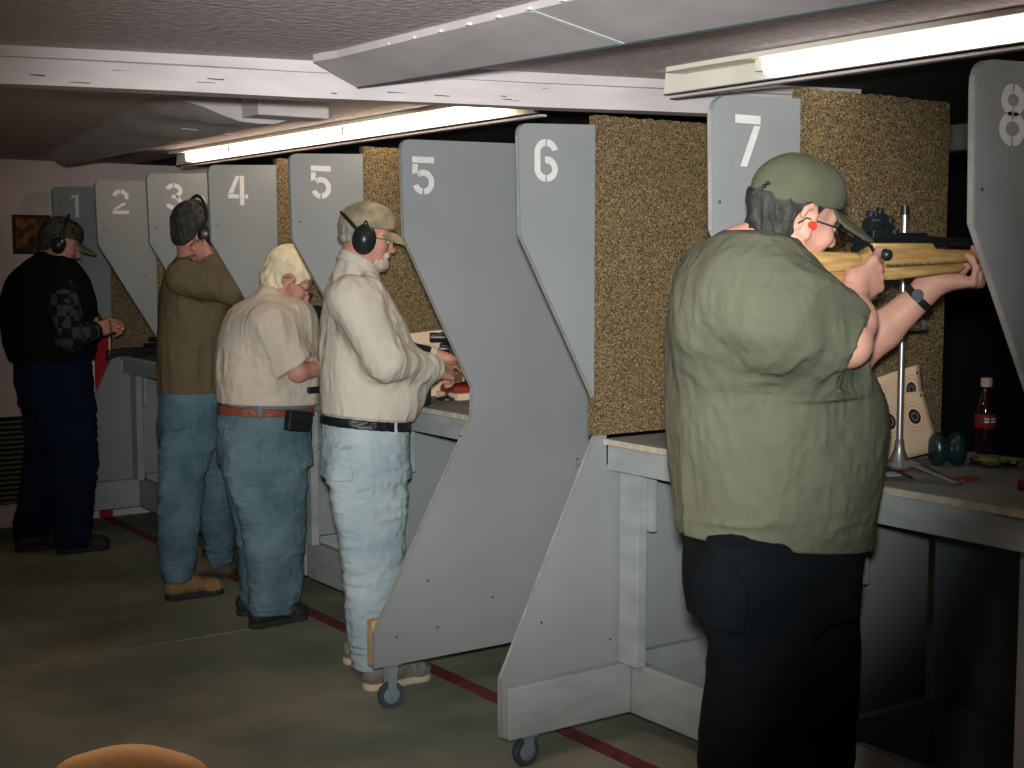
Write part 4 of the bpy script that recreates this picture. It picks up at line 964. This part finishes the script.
def dark_man():
    Yc = 7.53; S = lambda l, r, y, b=.17, Y=Yc: section(l, r, y, Y, b)
    tor = [S(16, 88, 372, .15), S(14, 90, 360, .16), S(8, 94, 342, .18), S(4, 94, 318, .20), S(5, 92, 298, .21), S(10, 86, 278, .20), S(22, 78, 264, .16), S(34, 70, 257, .10), S(40, 68, 251, .07)]
    hips = [S(22, 92, 405, .16), S(18, 91, 385, .16), S(17, 89, 366, .15), S(18, 88, 358, .14)]
    legR = [S(36, 93, 410, .085, 7.43), S(46, 95, 440, .08, 7.43), S(50, 96, 470, .078, 7.42), S(53, 94, 500, .072, 7.42), S(55, 91, 525, .07, 7.42), S(56, 89, 545, .07, 7.42)]
    legL = [S(24, 78, 410, .085, 7.61), S(27, 72, 440, .08, 7.61), S(24, 64, 470, .076, 7.61), S(18, 55, 500, .07, 7.60), S(15, 50, 520, .07, 7.60), S(14, 48, 536, .07, 7.60)]
    H = Head(onY(60, 244, 7.50), -16, 20, 0, 1.02); neck = onY(54, 260, 7.52)
    shR, elR, wrR = onY(62, 285, 7.33), onY(70, 338, 7.28), onY(94, 330, 7.36)
    shL, elL, wrL = onY(40, 288, 7.64), onY(74, 336, 7.66), onY(99, 326, 7.46)
    def hands(F):
        hand(F, wrR, (.9, .25, .15), (.1, .9, -.2), True, (45, 55, 35)); hand(F, wrL, (.9, -.3, 0), (0, -.8, -.4), False, (45, 55, 35))
    P, F, G, T, tr, sh = man('man in dark vest, plaid sleeves and camouflage cap looking down at far left', Yc, tor, hips, legR, legL, H, neck, shR, elR, wrR, shL, elL, wrL,
        ('jacket_black', 'denim_dark'), onY(50, 363, 7.3)[2], (1.80, 7.05, .0), (2.86, 7.86, 1.88), .007, hands, 'skin_tan',
        shoes=[((2.18, 7.42), .0, 'shoe_black', 'sole'), ((2.01, 7.61), .0, 'shoe_black', 'sole')], arm=(.078, .062, .044), short=.14, legw=(.007, .09), tt=onY(52, 276, 7.53), nkc=.2)
    # plaid sleeve over the near arm, below the vest's shoulder
    for s0, e0, w0 in ((shR, elR, wrR), (shL, elL, wrL)):
        A = Field(np.minimum(np.minimum(s0, e0), w0)-.13, np.maximum(np.maximum(s0, e0), w0)+.13, .006)
        A.chain([s0+(e0-s0)*.10, e0, w0+(e0-w0)*.07], [.078, .070, .050], .03); A.wrinkle(.009, .04, (1, .6, .7), 5)
        obj('sleeve', A.mesh('sleeve'), 'plaid', P, 'plaid flannel sleeve')
    H.hair(P, 'hair_dark', back=-.06, thick=.006, h=.006, crown=False); cap(P, H, 'camo', 'camo_brim', .0045, brim=(.115, .072), drop=.004, slope=.3); muffs(P, H, tilt=.0)
dark_man()

# ------------------------------------------------------------------ the rifle held by the near man
def rifle():
    Y = 2.10; Q = lambda pts: [tuple(onY(x, y, Y)[[0, 2]]) for x, y in pts]
    t = thing('rifle', 'honey wood target rifle with black sights aimed by the man in olive', 'rifle', tuple(onY(860, 275, Y)))
    butt = Q([(779, 272), (784, 262), (795, 257), (815, 256), (850, 257), (861, 252), (866, 246), (871, 243), (876, 246), (880, 250), (882, 268), (876, 281), (870, 298), (862, 303), (853, 303), (848, 297), (842, 297), (833, 302), (818, 312), (800, 303), (785, 286)])
    bm = NB(); prism(bm, butt, Y-.022, Y+.022, bev=.008); st = obj('stock', bm, 'laminate', t, smooth=50)
    bm = NB(); prism(bm, Q([(799, 256), (802, 252), (846, 252), (853, 257), (850, 271), (806, 273), (798, 266)]), Y-.030, Y+.026, bev=.006); obj('cheek_piece', bm, 'laminate', t, smooth=50)
    bm = NB(); tube(bm, [tuple(onY(x, y, Y-.0225)) for x, y in ((797, 258), (797, 266), (792, 272), (790, 280))], .0018, 6); obj('butt_seam', bm, 'bench_edge', t)
    bm = NB(); prism(bm, Q([(866, 243), (925, 243), (928, 248.5), (996, 251), (996, 259), (950, 263), (880, 265.5), (866, 262)]), Y-.026, Y+.026, bev=.007); obj('fore_end', bm, 'laminate', t, smooth=50)
    bm = NB(); prism(bm, Q([(868, 262), (958, 259.5), (952, 266), (880, 274), (866, 274)]), Y-.014, Y+.014); obj('slot', bm, 'rubber', t)
    bm = NB(); prism(bm, Q([(872, 268), (955, 262.5), (958, 267), (952, 272), (890, 279.5), (876, 280)]), Y-.024, Y+.024, bev=.006); obj('hand_rail', bm, 'laminate', t, smooth=50)
    for i in range(9):
        bm = NB(); c = onY(888+i*8, 265.5-i*.45, Y-.024); box(bm, (c[0]-.004, c[1]-.001, c[2]-.004), (c[0]+.004, c[1]+.006, c[2]+.004), .001); obj('rail_notch', bm, 'boot_dark', t)
    bm = NB()
    for i in range(5):
        a, b = onY(806+i*5, 300+i*1.5, Y-.0225), onY(838-i*1, 285+i*2.5, Y-.0225); tube(bm, [a, (a+b)/2+np.array([0, 0, .003]), b], .0012, 5)
    obj('grip_grooves', bm, 'boot_dark', t)
    # action, barrel, bolt, sights
    p0, p1 = onY(858, 241, Y), onY(925, 240, Y); z = p0[2]
    bm = NB(); tube(bm, [(p0[0], Y, z), (p1[0], Y, z)], .0155, 18); obj('receiver', bm, 'steel_black', t, smooth=40)
    bm = NB(); tube(bm, [(p1[0], Y, z), (p1[0]+.10, Y, z), (3.36, Y, z-.002)], [.0135, .011, .0095], 16); br = obj('barrel', bm, 'steel_black', t, smooth=40)
    bm = NB(); box(bm, (p0[0]+.01, Y-.007, z+.010), (p1[0]+.0, Y+.007, z+.020), .002); obj('sight_rail', bm, 'steel_black', t)
    bm = NB(); box(bm, (p0[0]+.085, Y-.012, z+.014), (p0[0]+.11, Y+.012, z+.021), .002); obj('rail_clamp', bm, 'bench_edge', t)
    b0 = onY(871, 246, Y-.02); b1 = onY(886.5, 254.5, Y-.055)
    bm = NB(); tube(bm, [b0, onY(874, 252, Y-.035), b1], .0045, 10); bo = obj('bolt_handle', bm, 'steel_black', t, smooth=60)
    bm = NB(); bmesh.ops.create_uvsphere(bm, u_segments=18, v_segments=12, radius=.0135)
    for v in bm.verts: v.co += Vector(b1)
    obj('bolt_knob', bm, 'black', bo, smooth=180)
    # aperture sight: block, drum, eye disc, knobs, hood
    bm = NB(); s0 = onY(876, 236, Y); prism(bm, Q([(868, 240), (870, 229), (866, 227), (869, 219), (874, 214), (879, 212), (884, 216), (886, 222), (892, 229), (893, 240)]), Y-.014, Y+.014, bev=.003); sg = obj('rear_sight', bm, 'black', t, smooth=30)
    bm = NB(); c = onY(876, 225, Y); lathe(bm, [(.006, -.030), (.017, -.028), (.019, -.012), (.019, .012), (.012, .022)], c, (1, 0, 0), 20); obj('eye_disc', bm, 'black', sg, smooth=40)
    bm = NB()
    for (x, y, r) in ((870, 213.5, .010), (879, 210.5, .009), (889, 220, .011), (893, 231, .012)):
        c = onY(x, y+3, Y-.006); lathe(bm, [(r*.8, 0), (r, .002), (r, .012), (r*.8, .014)], c, (0, -.3, 1), 12)
    obj('adjustment_knobs', bm, 'black', sg)
    bm = NB()
    for (x, y) in ((860, 246), (855, 249), (866, 239)):
        c = onY(x, y, Y-.008); lathe(bm, [(.004, -.008), (.009, -.006), (.009, .006), (.004, .008)], c, (1, -.2, .3), 12)
    obj('sight_clamp', bm, 'steel_black', sg)
    bm = NB(); g = Q([(872, 281), (878, 282), (886, 290), (893, 283)]); tube(bm, [(a, Y, b) for a, b in g], .004, 8); obj('trigger_guard', bm, 'steel_black', t)
rifle()

# ------------------------------------------------------------------ things on the near bench
def scope_stand():
    b = onY(899, 462, 2.36); x, y = b[0], 2.36; z0 = 1.018
    t = thing('scope_stand', 'tall aluminium scope stand with splayed feet beside the targets', 'stand', (x, y, z0))
    zt = onY(900, 214, y)[2]
    bm = NB(); tube(bm, [(x, y, z0+.05), (x-.002, y, zt)], .0085, 18); obj('pole', bm, 'chrome', t, smooth=60)
    bm = NB(); tube(bm, [(x-.002, y, zt-.002), (x-.002, y, zt+.022)], .0105, 16); obj('end_cap', bm, 'black', t, smooth=40)
    bm = NB(); lathe(bm, [(.030, 0), (.034, .006), (.026, .020), (.014, .050), (.011, .075), (.008, .078)], (x, y, z0+.030), n=24); obj('hub', bm, 'chrome', t, smooth=40)
    for a in (-75, 45, 165):
        d = Vector((math.cos(math.radians(a)), math.sin(math.radians(a)), 0)); s = Vector((-d.y, d.x, 0))
        bm = NB(); c = Vector((x, y, 0)); rings = []
        for (f, w_, zz, th) in ((.012, .014, z0+.050, .012), (.06, .013, z0+.040, .010), (.145, .007, z0+.012, .007), (.165, .006, z0+.0085, .006)):
            p = c+d*f; rings.append([bm.verts.new(p+s*w_+Vector((0, 0, zz+th*.5))), bm.verts.new(p-s*w_+Vector((0, 0, zz+th*.5))), bm.verts.new(p-s*w_+Vector((0, 0, zz-th*.5))), bm.verts.new(p+s*w_+Vector((0, 0, zz-th*.5)))])
        for r0, r1 in zip(rings, rings[1:]):
            for k in range(4): bm.faces.new((r0[k], r0[(k+1) % 4], r1[(k+1) % 4], r1[k]))
        bm.faces.new(rings[0]); bm.faces.new(rings[-1][::-1]); l = obj('leg', bm, 'chrome', t)
        bm = NB(); p = c+d*.160; lathe(bm, [(.008, 0), (.008, .008)], (p.x, p.y, z0+.0005), n=10); obj('foot_pad', bm, 'rubber', l)
    zc = onY(905, 325, y)[2]
    bm = NB(); lathe(bm, [(.0095, -.016), (.017, -.015), (.017, .015), (.0095, .016)], (x, y, zc), n=18); cl = obj('clamp', bm, 'chrome', t, smooth=40)
    bm = NB(); tube(bm, [(x-.05, y+.01, zc-.002), (x+.055, y-.01, zc-.002)], .014, 14); obj('scope_arm', bm, 'chrome', cl, smooth=60)
    bm = NB(); lathe(bm, [(.008, 0), (.014, .003), (.014, .016), (.010, .019)], (x+.057, y-.010, zc-.001), (1, -.3, 0), 10); obj('clamp_knob', bm, 'chrome', cl)
    bm = NB(); lathe(bm, [(.006, 0), (.008, .004), (.008, .03), (.012, .032), (.012, .04)], (x, y-.015, zc+.0), (0, -1, .2), 12); obj('lock_screw', bm, 'chrome', cl)
scope_stand()
def target(label, px, Y, rot, bulls, lean):
    """px: photo corners tl, tr, br, bl of a sheet standing against the lining, on plane Y"""
    t = None; nx, ny = 10, 10; bm = NB(); C = [onY(x, y, Y) for x, y in px]; G = {}
    for j in range(ny+1):
        for i in range(nx+1):
            u, v = i/nx, j/ny; p = (C[0]*(1-u)+C[1]*u)*(1-v)+(C[3]*(1-u)+C[2]*u)*v
            p = p+np.array([0, -lean*v*.06-.006*math.sin(u*3)*v-.005*math.sin(u*5+1), 0])
            G[i, j] = bm.verts.new(p)
    fs = [bm.faces.new((G[i, j], G[i, j+1], G[i+1, j+1], G[i+1, j])) for j in range(ny) for i in range(nx)]
    r = bmesh.ops.extrude_face_region(bm, geom=fs)
    for v in r['geom']:
        if isinstance(v, bmesh.types.BMVert): v.co.y += .0012
    o = obj('paper_target', bm, 'paper', smooth=180); tag(o, label, 'target', 'paper targets')
    org = ORG[o]
    def P(u, v): 
        p = (C[0]*(1-u)+C[1]*u)*(1-v)+(C[3]*(1-u)+C[2]*u)*v; return Vector(p+np.array([0, -lean*v*.06-.006*math.sin(u*3)*v-.005*math.sin(u*5+1)-.0012, 0]))
    def ring(bm, u, v, r0, r1, sx, sy, dy=0):
        a = [P(u+r1*sx*math.cos(q), v+r1*sy*math.sin(q)) for q in np.linspace(0, 2*math.pi, 25)[:-1]]; b = [P(u+r0*sx*math.cos(q), v+r0*sy*math.sin(q)) for q in np.linspace(0, 2*math.pi, 25)[:-1]]
        va = [bm.verts.new(p+Vector((0, dy, 0))) for p in a]; vb = [bm.verts.new(p+Vector((0, dy, 0))) for p in b]
        for k in range(24): bm.faces.new((va[k], va[(k+1) % 24], vb[(k+1) % 24], vb[k]))
    bm = NB(); bl = NB()
    for (u, v, s) in bulls:
        ring(bm, u, v, .001, s, 1, 1.15); ring(bl, u, v, s*1.45, s*1.52, 1, 1.15); ring(bl, u, v, s*1.9, s*1.97, 1, 1.15); ring(bl, u, v, s*.45, s*.55, 1, 1.15, -.0008)
    for mm, b_, nm in ((bm, 'ink', 'bullseye'), (bl, 'ink_line', 'scoring_rings')):
        k = obj(nm, mm, b_, None, origin=org); k.location = (0, 0, 0); k.parent = o
target('buff paper target standing behind, taller of the two on the bench', [(862, 382), (921, 364), (921, 440), (866, 455)], 2.535, 0, [(.80, .29, .085), (.25, .29, .085), (.93, .10, .018)], .4)
target('buff paper target with two black bulls leaning in front on the bench', [(868, 397), (924, 391), (933, 449), (872, 462)], 2.50, 0, [(.25, .40, .105), (.72, .39, .105), (.93, .07, .018)], .5)

def bench_muffs():
    c = Vector(onZ(947, 466, 1.018)); c.z = 1.018
    t = thing('ear_muffs', 'dark teal ear muffs lying on the near bench between stand and bottle', 'ear muffs', tuple(c))
    d = Vector((.82, -.57, 0))
    for s in (-1, 1):
        p = np.array(c+d*(.028*s)+Vector((0, 0, .048))); F = Field(p-.09, p+.09, .004)
        R = np.stack([np.array(d), np.array([.57, .82, 0]), np.array([0, 0, 1.])], 1)
        F.cone(p-R[:, 2]*.018, p+R[:, 2]*.018, .028, .028, .01, fl=(R[:, 0], 1.25)); F.ell(p, (.024, .034, .046), R, .01); F.cone(p-R[:, 0]*.012*s, p-R[:, 0]*.020*s, .034, .034, .008); F.half((0, 0, 1.0195), (0, 0, -1))
        obj('ear_cup', F.mesh('ear_cup'), 'green_cup', t)
    bm = NB(); pts = [c+d*(.055*math.cos(q))+Vector((.57, .82, 0))*(.03+.11*math.sin(q))+Vector((0, 0, .05-.030*math.sin(q))) for q in np.linspace(.0, math.pi, 16)]; tube(bm, pts, .008, 8); obj('headband', bm, 'black', t, smooth=60)
bench_muffs()
def bottle():
    c = onZ(980, 452, 1.018); x, y, z = c[0]-.02, c[1]-.03, 1.018; zt = onY(982, 378, y)[2]; h = zt-z
    t = thing('bottle', 'dark soft drink bottle with pale pink cap on the near bench', 'bottle', (x, y, z))
    k = h/.24
    bm = NB(); lathe(bm, [(.022*k, .001), (.030*k, .006), (.032*k, .03), (.030*k, .075), (.032*k, .11), (.031*k, .14), (.022*k, .18), (.012*k, .205), (.012*k, .215)][:], (x, y, z), n=28)
    for v in bm.verts: v.co.z = z+(v.co.z-z)*k
    obj('bottle_body', bm, 'cola', t, smooth=60)
    bm = NB(); lathe(bm, [(.0175*k, .212*k), (.018*k, .215*k), (.018*k, .238*k), (.0155*k, .240*k)], (x, y, z), n=20); obj('bottle_cap', bm, 'cap_pink', t, smooth=30)
    bm = NB(); lathe(bm, [(.0320*k, .082*k), (.0335*k, .084*k), (.0335*k, .125*k), (.0325*k, .127*k)], (x, y, z), n=28); la = obj('bottle_label', bm, 'label_red', t, smooth=60)
    bm = NB()
    for i in range(9):
        a0 = -2.55+i*.16; n2 = Vector((math.cos(a0), math.sin(a0), 0)); 
        if i % 4 == 3: continue
        for (za, zb) in ((.101, .108), (.111, .116)): 
            p = Vector((x, y, z))+n2*.0338*k; tg = Vector((-n2.y, n2.x, 0))*.0022*(1+i % 2)
            vs = [p-tg+Vector((0, 0, za*k)), p+tg+Vector((0, 0, za*k)), p+tg+Vector((0, 0, zb*k)), p-tg+Vector((0, 0, zb*k))]; bm.faces.new([bm.verts.new(v) for v in vs])
    obj('lettering', bm, 'label_white', la)
bottle()
# coiled strap, pens, red clip and cap
c = onZ(1000, 464, 1.02)
bm = NB(); random.seed(2); pts = []
for i in range(70):
    a = i*.42; r = .035+.030*math.sin(i*.37); pts.append((c[0]+r*1.2*math.cos(a)-.02, c[1]+r*math.sin(a), 1.0235+.009*abs(math.sin(i*.9))))
tube(bm, pts, .0042, 6); o = obj('cord', bm, 'black', smooth=60); tag(o, 'tangled black and yellow cord on the near bench right of the ear muffs', 'cord')
bm = NB(); tube(bm, [(p[0]+.004, p[1]-.003, p[2]+.005) for p in pts[::3]], .0022, 5); k = obj('yellow_strand', bm, 'yellow', None, origin=ORG[o]); k.location = (0, 0, 0); k.parent = o
bm = NB(); p = onZ(1014, 464, 1.025); lathe(bm, [(.010, -.012), (.012, -.010), (.012, .010), (.010, .012)], p, (1, -.4, .1), 14); o = obj('spool', bm, 'cap_pink', smooth=40); tag(o, 'small pale pink spool at the right end of the tangled cord', 'spool')
def pen(label, a, b, m, m2, nm='pen'):
    a, b = onZ(*a, 1.023), onZ(*b, 1.023); t = thing(nm, label, 'pen', tuple(a)); d = (b-a)
    bm = NB(); tube(bm, [a, a+d*.8], .0045, 10); obj('barrel', bm, m, t, smooth=60)
    bm = NB(); tube(bm, [a+d*.8, a+d*.93, b], [.0048, .004, .001], 10); obj('tip', bm, m2, t, smooth=60)
pen('red and black marker lying at the front of the near bench', (884, 466), (913, 478), 'label_red', 'black')
bm = NB(); a = onZ(940, 480, 1.02); 
prism(bm, [(a[0], a[1]-.03), (a[0]+.03, a[1]-.055), (a[0]+.085, a[1]-.06), (a[0]+.10, a[1]-.035), (a[0]+.05, a[1]-.012)], 1.0185, 1.026, axis='z', bev=.002); o = obj('plastic_clip', bm, 'red_plastic'); tag(o, 'small flat red plastic clip in front of the teal ear muffs', 'clip')
bm = NB(); a = onZ(1021, 490, 1.02); lathe(bm, [(.012, 0), (.015, .003), (.015, .022), (.012, .025)], (a[0]+.01, a[1], 1.0185), n=18); o = obj('screw_lid', bm, 'label_red', smooth=40); tag(o, 'red cap standing on the near bench at the right picture edge', 'cap')
bm = NB(); a = onZ(887, 474, 1.02); prism(bm, [(a[0]-.03, a[1]-.02), (a[0]+.04, a[1]-.035), (a[0]+.055, a[1]+.02), (a[0]-.01, a[1]+.03)], 1.0185, 1.0195, axis='z'); o = obj('note_paper', bm, 'label_white'); tag(o, 'scrap of white paper on the near bench beside the big man', 'paper')

# ------------------------------------------------------------------ things on the bench of the bearded man
def ybox(name, label, cat, px, Y, z0, h, w, d, m, bev=.004, rot=0):
    c = onZ(px[0], px[1], z0); 
    bm = NB(); box(bm, (c[0]-w/2, c[1]-d/2, z0), (c[0]+w/2, c[1]+d/2, z0+h), bev, R=Matrix.Rotation(rot, 3, 'Z')); o = obj(name, bm, m); tag(o, label, cat); return o, c
o, c = ybox('cardboard_box', 'low buff box under the red tray on the bearded man\'s bench', 'box', (463, 398), 0, 1.0185, .028, .16, .17, 'paper')
t = thing('ammunition_tray', 'flat red tray in the bearded man\'s hands on his bench', 'tray', (c[0], c[1], 1.047))
bm = NB(); box(bm, (c[0]-.075, c[1]-.06, 1.047), (c[0]+.085, c[1]+.06, 1.072), .004); obj('tray_base', bm, 'red_plastic', t)
bm = NB(); box(bm, (c[0]-.07, c[1]-.055, 1.0725), (c[0]+.08, c[1]+.055, 1.078), .002); obj('tray_insert', bm, 'label_red', t)
# spotting scope beyond the hands
a = onY(440, 350, 4.75)
t = thing('spotting_scope', 'small black spotting scope standing beyond the bearded man\'s hands', 'scope', (a[0]+.02, 4.75, 1.018))
def sc():
    c = Vector((a[0]+.045, 4.77, 1.24)); ax = Vector((1, -.55, 0)).normalized()
    bm = NB(); lathe(bm, [(.016, -.07), (.020, -.068), (.019, -.03), (.024, 0), (.034, .04), (.036, .09), (.033, .092)], c+Vector((0, 0, .035)), ax, 22); obj('scope_tube', bm, 'black', t, smooth=40)
    bm = NB(); lathe(bm, [(.010, -.022), (.022, -.020), (.024, .0), (.022, .02)], c-Vector((.01, 0, .012)), ax, 18); obj('focus_wheel', bm, 'steel_black', t, smooth=40)
    bm = NB(); tube(bm, [c-Vector((0, 0, .01)), (c.x, c.y, 1.03)], .007, 12); obj('column', bm, 'black', t, smooth=60)
    bm = NB(); lathe(bm, [(.045, 0), (.045, .008), (.010, .016)], (c.x, c.y, 1.0185), n=22); obj('base', bm, 'black', t, smooth=40)
sc()
# buff backing board leaning on the carpet
A = [onY(x, y, 4.935) for x, y in ((404, 334), (446, 329), (450, 385), (402, 392))]
bm = NB(); prism(bm, [(A[0][0], A[0][2]), (A[1][0], A[1][2]), (A[1][0]+.02, 1.0185), (A[0][0], 1.0185)], 4.925, 4.932, bev=.001); o = obj('target_board', bm, 'paper'); tag(o, 'pale target board leaning on the carpet behind the black scope', 'board')
# shooting bag and dark pistol in the bench ahead of the bearded man
a = onY(404, 343, 4.62); b = onY(428, 349, 4.60)
t = thing('pistol_case', 'slim dark green case propped behind the bearded man\'s forearm', 'case', (a[0], 4.62, 1.018))
bm = NB(); box(bm, (a[0]-.05, 4.60, 1.0185), (b[0]+.015, 4.66, b[2]-.012), .008); obj('case_body', bm, 'green_cup', t)
bm = NB(); tube(bm, [a+np.array([-.05, 0, .006]), (a+b)/2, b+np.array([.01, 0, -.002])], .011, 12); obj('case_lid', bm, 'black', t, smooth=60)
# white-haired man's bench: dark scope and bag ahead of his face
a = onY(316, 312, 5.62)+np.array([.03, 0, 0])
t = thing('spotting_scope', 'dark green scope before the white-haired man\'s face', 'scope', (a[0], 5.62, 1.018))
bm = NB(); lathe(bm, [(.020, -.10), (.030, -.09), (.030, -.03), (.038, 0), (.045, .08), (.042, .082)], (a[0]+.03, 5.62, a[2]), (1, .1, 0), 20); obj('scope_tube', bm, 'green_cup', t, smooth=40)
bm = NB(); tube(bm, [(a[0]+.03, 5.62, a[2]-.03), (a[0]+.03, 5.62, 1.03)], .010, 12); obj('column', bm, 'black', t)
bm = NB(); lathe(bm, [(.06, 0), (.06, .01), (.012, .02)], (a[0]+.03, 5.62, 1.0185), n=20); obj('base', bm, 'black', t, smooth=40)
a = onY(315, 390, 5.30)
bm = NB(); tube(bm, [(a[0]-.02, 5.32, 1.033), (a[0]+.12, 5.34, 1.033)], [.014, .014], 14); o = obj('pistol', bm, 'black', smooth=60)
tag(o, 'dark cylinder at the bench edge between the tee shirt and the cream shirt', 'tube')
o.name = 'dark_tube'
# rifle lying on the far bench
def far_rifle():
    y = 7.78; t = thing('rifle', 'dark rifle lying on the far bench before partition 2', 'rifle', (2.86, y, 1.018))
    A = onZ(106, 357, 1.02)
    x0 = 2.60
    bm = NB(); prism(bm, [(x0, 1.020), (x0, 1.068), (x0+.10, 1.082), (x0+.26, 1.080), (x0+.60, 1.078), (x0+.60, 1.060), (x0+.32, 1.050), (x0+.26, 1.045), (x0+.16, 1.022), (x0+.12, 1.050)], y-.02, y+.02, bev=.005); obj('stock', bm, 'black', t, smooth=50)
    bm = NB(); tube(bm, [(x0+.22, y, 1.090), (x0+.42, y, 1.090), (x0+.85, y, 1.088)], [.014, .012, .008], 12); obj('barrel', bm, 'steel_black', t, smooth=40)
    bm = NB(); tube(bm, [(x0+.25, y, 1.125), (x0+.48, y, 1.125)], .013, 12); obj('telescopic_sight', bm, 'black', t, smooth=40)
    bm = NB(); box(bm, (x0+.30, y-.006, 1.095), (x0+.32, y+.006, 1.122)); box(bm, (x0+.41, y-.006, 1.095), (x0+.43, y+.006, 1.122)); obj('mount_rings', bm, 'steel_black', t)
    bm = NB(); box(bm, (x0+.30, y-.015, 1.0185), (x0+.36, y+.015, 1.046), .003); obj('magazine', bm, 'black', t)
    bm = NB(); box(bm, (x0+.48, y-.012, 1.0185), (x0+.54, y+.012, 1.0585), .003); obj('rest_block', bm, 'black', t)
far_rifle()

# ------------------------------------------------------------------ orange chair in the near left corner
def chair():
    c = onZ(132, 741, .84); yaw = math.radians(-35); R = Matrix.Rotation(yaw, 4, 'Z'); T = Matrix.Translation((c[0], c[1]-.02, 0)) @ R
    t = thing('stacking_chair', 'chair with rounded orange back at the bottom left corner', 'chair', (c[0], c[1], 0))
    F = Field((-.26, -.16, .46), (.26, .10, .90), .006)
    F.ell((0, -.02, .68), (.205, .040, .165), None, 0); F.cone((-.12, -.03, .56), (.12, -.03, .56), .055, .055, .05, fl=((0, 1, 0), 1.8)); F.cone((-.12, -.03, .75), (.12, -.03, .75), .075, .075, .05, fl=((0, 1, 0), 2.4))
    me = F.mesh('backrest'); me.transform(Matrix.Diagonal((.70, 1, 1, 1))); me.transform(T); obj('backrest', me, 'orange_cloth', t)
    bm = NB(); box(bm, (-.20, -.46, .42), (.20, -.06, .47), .02); bm.transform(T); obj('seat', bm, 'orange_cloth', t, smooth=40)
    for (x, y) in ((-.18, -.42), (.18, -.42), (-.18, -.06), (.18, -.06)):
        bm = NB(); tube(bm, [(x*1.08, y*1.05, .001), (x, y, .43)], .011, 10); bm.transform(T); obj('leg', bm, 'chair_leg', t, smooth=60)
    for x in (-.175, .175):
        bm = NB(); tube(bm, [(x, -.06, .43), (x, -.10, .58)], .010, 10); bm.transform(T); obj('back_post', bm, 'chair_leg', t, smooth=60)
chair()
